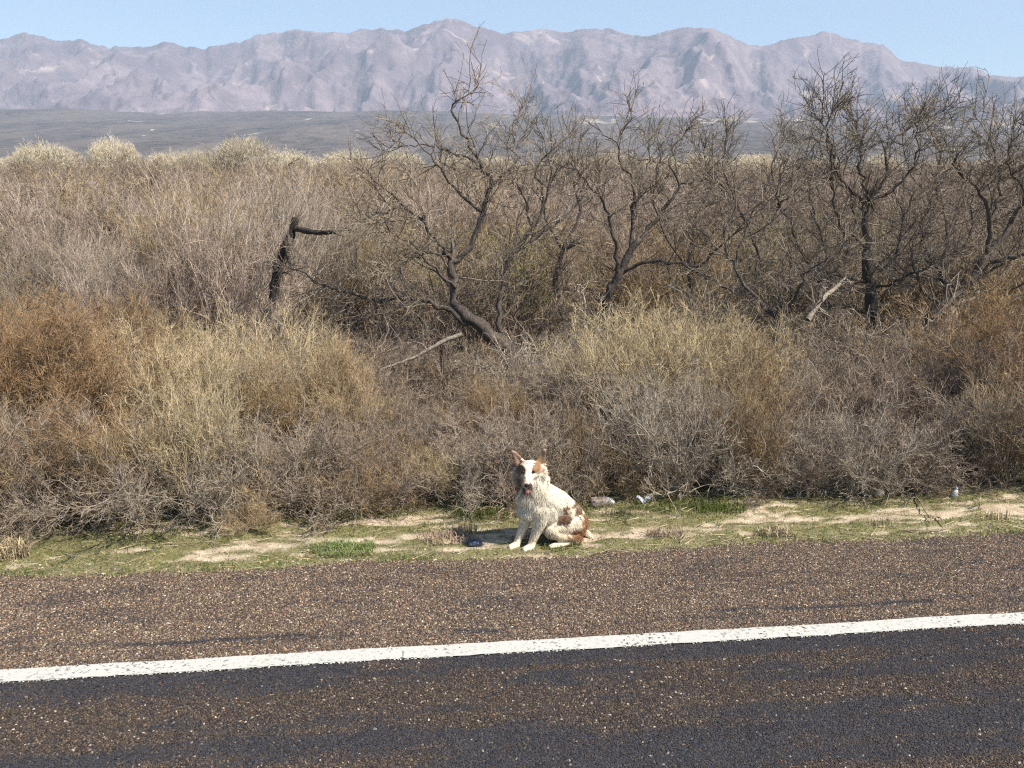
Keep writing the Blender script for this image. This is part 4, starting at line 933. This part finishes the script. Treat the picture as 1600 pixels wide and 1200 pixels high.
def dog_col(P, Nn):
    x, y, z = P.T
    jx = (fbm(x * 60 + 3, z * 60 + y * 30, 201, 3) - .5) * .05; jz = (fbm(x * 60 + 9, z * 60 - y * 30, 203, 3) - .5) * .05
    x = x + jx; z = z + jz
    C = np.tile(np.array([.80, .715, .555]), (len(P), 1))
    warm = sstep(.28, .03, z) * .6 + .2 * fbm(x * 12, z * 12, 205); C = C * (1 - warm[:, None]) + np.array([.70, .54, .36]) * warm[:, None]
    def patch(f, c):
        nonlocal C
        f = np.clip(f, 0, 1)[:, None]; C = C * (1 - f) + np.array(c) * f
    br = (.17, .098, .062); rd = (.22, .11, .055)
    e = lambda cx, cz, rx, rz, s=.25: sstep(1 + s, 1 - s, ((x - cx) / rx) ** 2 + ((z - cz) / rz) ** 2)
    near = sstep(.10, .03, y)
    patch(e(.098, .190, .046, .036) * near, br); patch(e(.107, .248, .020, .034) * sstep(.12, .05, y), br)
    patch(e(.180, .215, .022, .028), br); patch(e(.150, .255, .03, .012), br); patch(e(.222, .165, .022, .030), (.24, .13, .07))
    patch(e(.205, .085, .060, .040) * sstep(.16, .1, y), rd); patch(e(.245, .12, .030, .055), rd); patch(e(.15, .06, .055, .022) * near * .8, (.16, .075, .035))
    patch(e(.02, .075, .03, .04) * near * .5, (.34, .24, .17))
    head = (z > .40) & (P[:, 1] < -.045)
    # ears, eye patches, cheeks
    patch(sstep(.550, .566, z) * sstep(.028, .040, np.abs(x + .122)), (.26, .16, .10)); patch(sstep(.60, .65, z) * .5, (.50, .37, .27))
    patch(sstep(.50, .62, fbm(x * 70, z * 70, 207, 3)) * (P[:, 2] > .475) * (P[:, 1] < -.06) * .45 * (np.abs(x + .128) > .022), (.25, .17, .12))
    patch(e(-.172, .535, .026, .034) * head, (.11, .065, .045)); patch(e(-.086, .545, .022, .022) * head, (.26, .14, .075)); patch(e(-.062, .530, .015, .045) * head * .8, (.34, .20, .11)); patch(e(-.094, .527, .013, .010) * head, (.05, .03, .02))
    patch(e(-.192, .44, .030, .075, .5) * .55, (.30, .25, .21)); patch(e(-.160, .500, .020, .030, .4) * head * .6, (.20, .14, .10))  # greyed neck fur: shade painted into the coat on the camera-left side
    patch(e(-.182, .495, .022, .045) * head * .8, (.15, .10, .075)); patch(e(-.060, .565, .03, .03) * head * .9, (.30, .17, .09))  # camera-left cheek darkened with painted shade; brown at the other ear base
    patch(e(-.136, .464, .020, .012, .4) * (P[:, 1] < -.215), (.05, .03, .03))
    patch(((z > .428) & (z < .452) & (P[:, 1] < -.135) & (P[:, 1] > -.222) & (np.abs(x + .134) < .03)) * .95, (.045, .02, .02))
    return C
def put_col(me, C):
    a = me.attributes.new('coat', 'FLOAT_COLOR', 'POINT'); a.data.foreach_set('color', np.concatenate([C, np.ones((len(C), 1))], -1).astype(np.float32).ravel())
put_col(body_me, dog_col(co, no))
m, n, b = new_mat('dog_coat'); n.links.new(attr(n, 'coat', out='Color'), b.inputs['Base Color']); b.inputs['Roughness'].default_value = .85; coat = m
body_me.materials.clear(); obj('body', body_me, coat, dog)
# fur: short on face and legs, long on neck, chest, back and breeches
NF = 70000
tri = np.array([p_.vertices[:] for p_ in body_me.polygons if len(p_.vertices) == 4])
pick = rng.integers(0, len(tri), NF); w4 = rng.dirichlet(np.ones(4), NF)
P = (co[tri[pick]] * w4[:, :, None]).sum(1); Nn = nrm(no[tri[pick]].sum(1)); ok = P[:, 2] > .012; P, Nn = P[ok], Nn[ok]
face = sstep(-.13, -.165, P[:, 1]) * sstep(.42, .47, P[:, 2]); earf = sstep(.56, .585, P[:, 2]); leg = sstep(.17, .10, P[:, 2]) * sstep(.0, -.04, P[:, 0]); foot = sstep(.075, .045, P[:, 2]) * sstep(.17, .12, P[:, 0])
ruff = sstep(.20, .30, P[:, 2]) * sstep(.54, .46, P[:, 2]) * sstep(.02, -.06, P[:, 0])
Lf = .024 + .034 * ruff + .008 * sstep(.1, .2, P[:, 0]); Lf = Lf * (1 - face) + .004 * face; Lf = Lf * (1 - earf) + .008 * earf; Lf = Lf * (1 - leg) + .014 * leg; Lf = Lf * (1 - foot) + .005 * foot
Lf = Lf * rng.uniform(.6, 1.3, len(P))
flow = np.tile(np.array([.35, .1, -1.0]), (len(P), 1)); flow[:, 0] += -.5 * ruff + .25 * sstep(0, .15, P[:, 0]); fr = sstep(.46, .52, P[:, 2]); flow = flow * (1 - fr[:, None]) + np.stack([np.sign(P[:, 0] + .125) * .8, np.full(len(P), .7), np.full(len(P), .1)], -1) * fr[:, None]
flow = flow + rng.normal(0, .22, flow.shape) + .35 * np.stack([fbm(P[:, 0] * 40, P[:, 2] * 40, 211, 2) - .5, fbm(P[:, 0] * 40, P[:, 2] * 40, 213, 2) - .5, P[:, 0] * 0], -1)
flow = nrm(flow - (flow * Nn).sum(1, keepdims=True) * Nn)
Dd = nrm(flow + Nn * ((.04 + .12 * rng.random(len(P))) * (1 + .35 * ruff))[:, None])
fm = MB(); fm.spikes(P - Nn * .002, P + Dd * Lf[:, None], np.where(Lf < .01, .0011, .0018))
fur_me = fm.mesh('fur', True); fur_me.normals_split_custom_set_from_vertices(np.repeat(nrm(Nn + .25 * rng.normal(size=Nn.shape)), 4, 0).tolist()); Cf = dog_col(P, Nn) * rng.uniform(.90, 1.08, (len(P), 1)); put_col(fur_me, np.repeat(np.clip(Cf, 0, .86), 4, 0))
obj('fur', fur_me, coat, dog)
def ball(name, c, r, mt, parent, sub=2):
    v, f = ico(1.0, sub); return obj(name, raw_mesh(name, v * np.asarray(r, float) + np.asarray(c, float), [f], smooth=True), mt, parent)
dk = plain('dark_nose', (.035, .022, .02), .4); eye_m = plain('dog_eye', (.03, .018, .01), .15); tng = plain('tongue', (.42, .15, .14), .45, 80, (.36, .12, .11))
ball('nose', (-.137, -.244, .470), (.0145, .010, .0115), dk, dog)
for ex in (-.160, -.096): ball('eye', (ex, -.167, .527), (.0105, .007, .0095), eye_m, dog)
tm_ = MB(); P = smooth_poly([(-.131, -.165, .437), (-.135, -.196, .434), (-.137, -.214, .422), (-.137, -.219, .400)], 10)
V = np.concatenate([np.stack([P[:, 0] + s_ * .0125 * np.sqrt(1 - np.linspace(0, .92, 10) ** 4), P[:, 1] + off, P[:, 2] + (abs(s_) * .002) + off], -1) for off in (0, .004) for s_ in (-1, 0, 1)])
idx = np.arange(60).reshape(6, 10); fs = [np.stack([idx[a_, :-1], idx[b_, :-1], idx[b_, 1:], idx[a_, 1:]], -1) for a_, b_ in ((0, 1), (1, 2), (4, 3), (5, 4), (3, 0), (2, 5))]
tm_.add(V, [np.concatenate(fs)], .5, .5); obj('tongue', tm_.mesh('tongue', True), tng, dog)

# ------------------------------------------------------------------ tufts, sticks, stones and litter on the verge
def spot(px, py): 
    g_ = on_ground(px, py); return float(g_[0]), float(g_[1]), float(verge_z(g_[0], g_[1]))
def tuft(px, py, h, rad, nb, mt, label, cat='grass tuft', lean=(.2, 1.2), wd=.0022, name='grass_tuft', group=None):
    x, y, z = spot(px, py); e_r = rad * np.sqrt(rng.random(nb)); a_ = rng.uniform(0, 6.28, nb)
    mb = MB(); X_ = e_r * np.cos(a_); Y_ = e_r * np.sin(a_) * .6
    blades(mb, X_, Y_, verge_z(x + X_, y + Y_) - z - .004, h * rng.uniform(.4, 1.1, nb), rng.uniform(*lean, nb), rng.uniform(.6, 1.3, nb) * wd, rng.random(nb))
    o = obj(name, mb.mesh(name), mt, None, (x, y, z)); tag(o, label, cat, group); return o
weed_mat = twig_mat('dry_weed', (.26, .18, .12), (.36, .26, .17), (.42, .31, .21), .3)
tuft(8, 872, .15, .16, 420, straw_mat, 'dense straw coloured grass tuft at the pavement edge below the orange saltcedars', wd=.0026)
tuft(700, 846, .085, .20, 330, weed_mat, 'faded pinkish dry weed clump beside the dark blue plastic scrap')
tuft(725, 838, .10, .10, 130, weed_mat, 'faded dry weed stalks close to the shadow of the dog', lean=(.1, .6))
tuft(1040, 838, .085, .13, 200, weed_mat, 'brown dry weed tuft beside the dark stick')
tuft(1212, 838, .085, .12, 150, straw_mat, 'bent straw weed tuft with thick bleached stalks', wd=.0035, lean=(.1, .9))
tuft(535, 862, .07, .22, 420, twig_mat('fresh_grass', (.10, .15, .03), (.16, .21, .06), (.28, .32, .14), .3), 'long bright green grass tuft at the pavement edge', lean=(.6, 1.8), wd=.0024)
tuft(868, 853, .045, .18, 260, grass_mat, 'short green grass at the front paws of the dog', lean=(.4, 1.3))
tuft(1120, 797, .10, .22, 420, grass_mat, 'lush dark green grass patch under the silver grey shrubs', lean=(.3, 1.0))
tuft(530, 808, .10, .20, 420, grass_mat, 'lush green grass patch against the tan shrubs', lean=(.3, 1.0))
tuft(745, 808, .09, .16, 300, grass_mat, 'green grass patch behind the shadow of the dog', lean=(.3, 1.0))
tuft(1380, 822, .07, .10, 70, straw_mat, 'thin scattered dry stalks near the fallen forked twig', lean=(.05, .4))
tuft(1555, 815, .09, .10, 70, straw_mat, 'thin upright dry stalks on the sandy verge past the forked twig', lean=(.05, .35))
x, y, z = spot(388, 826)
o = shrub('tangle', 'tan', x, y, .27, '', None, 1.0, z + .02, 'small bare twiggy shrub standing alone out on the verge'); 
x, y, z = spot(690, 790)
for lb, cat, nm, pts in (('dark stick lying at an angle beside the brown weed tuft', 'stick', 'dry_stick', [[(1062, 852), (1082, 836), (1102, 821)]]),
                  ('forked fallen twig lying on the sandy verge', 'twig', 'forked_twig', [[(1412, 832), (1445, 836), (1480, 829)], [(1425, 772), (1437, 793), (1450, 812), (1462, 812)], [(1464, 812), (1470, 822), (1478, 829)], [(1450, 812), (1454, 822)]]),
                  ('short dark twig beside the small lone shrub', 'twig', 'short_twig', [[(408, 824), (418, 822), (428, 821)]])):
    e_ = None
    for pl in pts:
        Pp = np.array([(lambda t: (t[0], t[1], t[2] + .012))(spot(*p_)) for p_ in pl])
        if e_ is None: O = Pp[0].copy(); e_ = empty(nm, O); tag(e_, lb, cat)
        Pp = smooth_poly(Pp - O, 9); Pp[2:-2, 2] += .012; k_ = MB(); k_.tubes(Pp[None], np.linspace(.0055, .0028, 9)[None], 6, .1, lump=.1)
        obj('branch', k_.mesh('branch', True), plain('stick_bark', (.20, .155, .10), .9, 60, (.32, .25, .165), .4) if 'stick_bark' not in bpy.data.materials else bpy.data.materials['stick_bark'], e_)
rock_m = plain('pale_stone', (.52, .44, .31), .9, 25, (.66, .58, .44), .5)
def stone(px, py, r, label, mt=rock_m):
    x, y, z = spot(px, py); v, f = ico(1.0, 3); dsp = 1 + .35 * (fbm(v[:, 0] * 1.6 + px, v[:, 1] * 1.6 + v[:, 2] * 1.3, 300 + int(px) % 50, 4) - .5) * 2
    o = obj('stone', raw_mesh('stone', v * dsp[:, None] * np.array(r), [f], smooth=False), mt, None, (x, y, z + r[2] * .5)); tag(o, label, 'stone', 'pale stones'); return o
stone(1374, 776, (.038, .028, .026), 'largest pale yellow stone at the back of the verge'); stone(1393, 772, (.018, .016, .016), 'small pale stone beside the largest pale stone'); stone(1352, 777, (.014, .012, .011), 'smallest pale pebble by the largest pale stone')
stone(1442, 951, (.011, .010, .010), 'single white pebble lying on the gravelly shoulder', plain('white_pebble', (.75, .72, .66), .8, 30, (.8, .78, .72)))
# litter
white_m = plain('white_plastic', (.80, .80, .80), .45, 18, (.72, .73, .75), .2)
def sheet_thing(name, px, py, outline, crumple, mt, label, cat, lift=.0):
    """a torn sheet of plastic: outline in metres (x across, z up), folded with real thickness"""
    x, y, z = spot(px, py); P = np.array(outline, float); ns = 7
    mb = MB(); k_ = len(P); W_ = []
    for th in (0, .0022):
        for t in np.linspace(0, 1, ns):
            a_ = P[:, :2] * (1 - t) + P[:, 2:4] * t
            W_.append(np.stack([a_[:, 0], crumple * (np.sin(a_[:, 0] * 90 + t * 4) * .5 + rng.normal(0, .25, k_)) + th + .012 * t, a_[:, 1]], -1))
    V = np.concatenate(W_); idx = np.arange(len(V)).reshape(2, ns, k_); fs = []
    for s_ in (0, 1): fs.append(np.stack([idx[s_, :-1, :-1], idx[s_, :-1, 1:], idx[s_, 1:, 1:], idx[s_, 1:, :-1]], -1).reshape(-1, 4))
    for a_ in (0, -1): fs.append(np.stack([idx[0, a_, :-1], idx[0, a_, 1:], idx[1, a_, 1:], idx[1, a_, :-1]], -1).reshape(-1, 4)); fs.append(np.stack([idx[0, :-1, a_], idx[0, 1:, a_], idx[1, 1:, a_], idx[1, :-1, a_]], -1).reshape(-1, 4))
    mb.add(V, [np.concatenate(fs)], .5, .5); o = obj(name, mb.mesh(name, True), mt, None, (x, y, z + lift)); tag(o, label, cat); return o
sheet_thing('plastic_scrap', 1006, 792, [(-.060, .050, -.050, .062), (-.040, .040, -.034, .058), (-.022, .016, -.012, .038), (-.004, .002, .000, .024), (.012, .014, .006, .034), (.022, .036, .016, .056), (.034, .030, .036, .052), (.046, .038, .050, .068)], .006, white_m, 'torn white plastic scrap bent into a V under the shrubs', 'litter', .004)
blue_m = plain('dark_blue_plastic', (.022, .027, .045), .35, 30, (.10, .115, .15), .5)
x, y, z = spot(741, 856); v, f = ico(1.0, 3); dsp = .75 + .6 * fbm(v[:, 0] * 3.3 + 5, v[:, 1] * 3.3 + v[:, 2] * 2.7, 330, 4)
o = obj('crumpled_plastic', raw_mesh('crumpled_plastic', v * dsp[:, None] * np.array([.050, .035, .026]), [f]), blue_m, None, (x, y, z + .016)); tag(o, 'dark blue crumpled plastic scrap near the paws of the dog', 'litter')
card = plain('grey_cardboard', (.24, .20, .17), .9, 20, (.33, .28, .25), .2)
x, y, z = spot(938, 792); cb = empty('cardboard_carton', (x, y, z), .25); tag(cb, 'flattened grey cardboard carton half hidden under the shrubs behind the dog', 'carton')
def bent_box(name, sx, sy, sz, mt, parent, loc, rot=(0, 0, 0)):
    v, f = ico(1.0, 3); v = np.sign(v) * np.abs(v) ** .35; v = v * np.array([sx, sy, sz]) * (1 + .10 * (fbm(v[:, 0] * 3 + 1, v[:, 1] * 3 + v[:, 2] * 4, 350, 3)[:, None] - .5) * 2)
    o = obj(name, raw_mesh(name, v, [f]), mt, parent, loc); o.rotation_euler = rot; return o
bent_box('carton_body', .075, .045, .028, card, cb, (0, 0, .022), (0, .06, 0)); bent_box('carton_flap', .020, .03, .012, white_m, cb, (.075, -.01, .026), (.2, .3, .2))
x, y, z = spot(1490, 778); bt = empty('plastic_bottle', (x, y, z), .3); bt.rotation_euler = (.12, .10, .4); tag(bt, 'small white plastic bottle standing tilted under the dark shrub', 'bottle')
def lathe(name, prof, mt, parent, k_=14):
    P = np.array(prof); a_ = np.arange(k_) * 6.2832 / k_; V = np.stack([P[:, 0][:, None] * np.cos(a_), P[:, 0][:, None] * np.sin(a_), np.repeat(P[:, 1][:, None], k_, 1)], -1).reshape(-1, 3)
    idx = np.arange(len(V)).reshape(len(P), k_); f = np.stack([idx[:-1], np.roll(idx, -1, 1)[:-1], np.roll(idx, -1, 1)[1:], idx[1:]], -1).reshape(-1, 4)
    return obj(name, raw_mesh(name, V, [f], smooth=True), mt, parent)
pale_blue = plain('pale_blue_plastic', (.45, .52, .62), .3)
lathe('bottle_body', [(0, 0), (.021, .001), (.022, .012), (.022, .040), (.016, .052), (.010, .058), (.010, .064)], white_m, bt); lathe('bottle_cap', [(.0125, .063), (.0125, .078), (0, .079)], pale_blue, bt)
x, y, z = spot(398, 806); o = bent_box('paper_cup', .026, .020, .016, white_m, None, (x, y, z + .016), (.2, .4, .3)); tag(o, 'small crushed white paper cup at the foot of the shrubs by the lone twiggy shrub', 'litter')

tt = sum(len(me.loops) - 2 * len(me.polygons) for me in bpy.data.meshes)
print('TRIANGLES', tt)
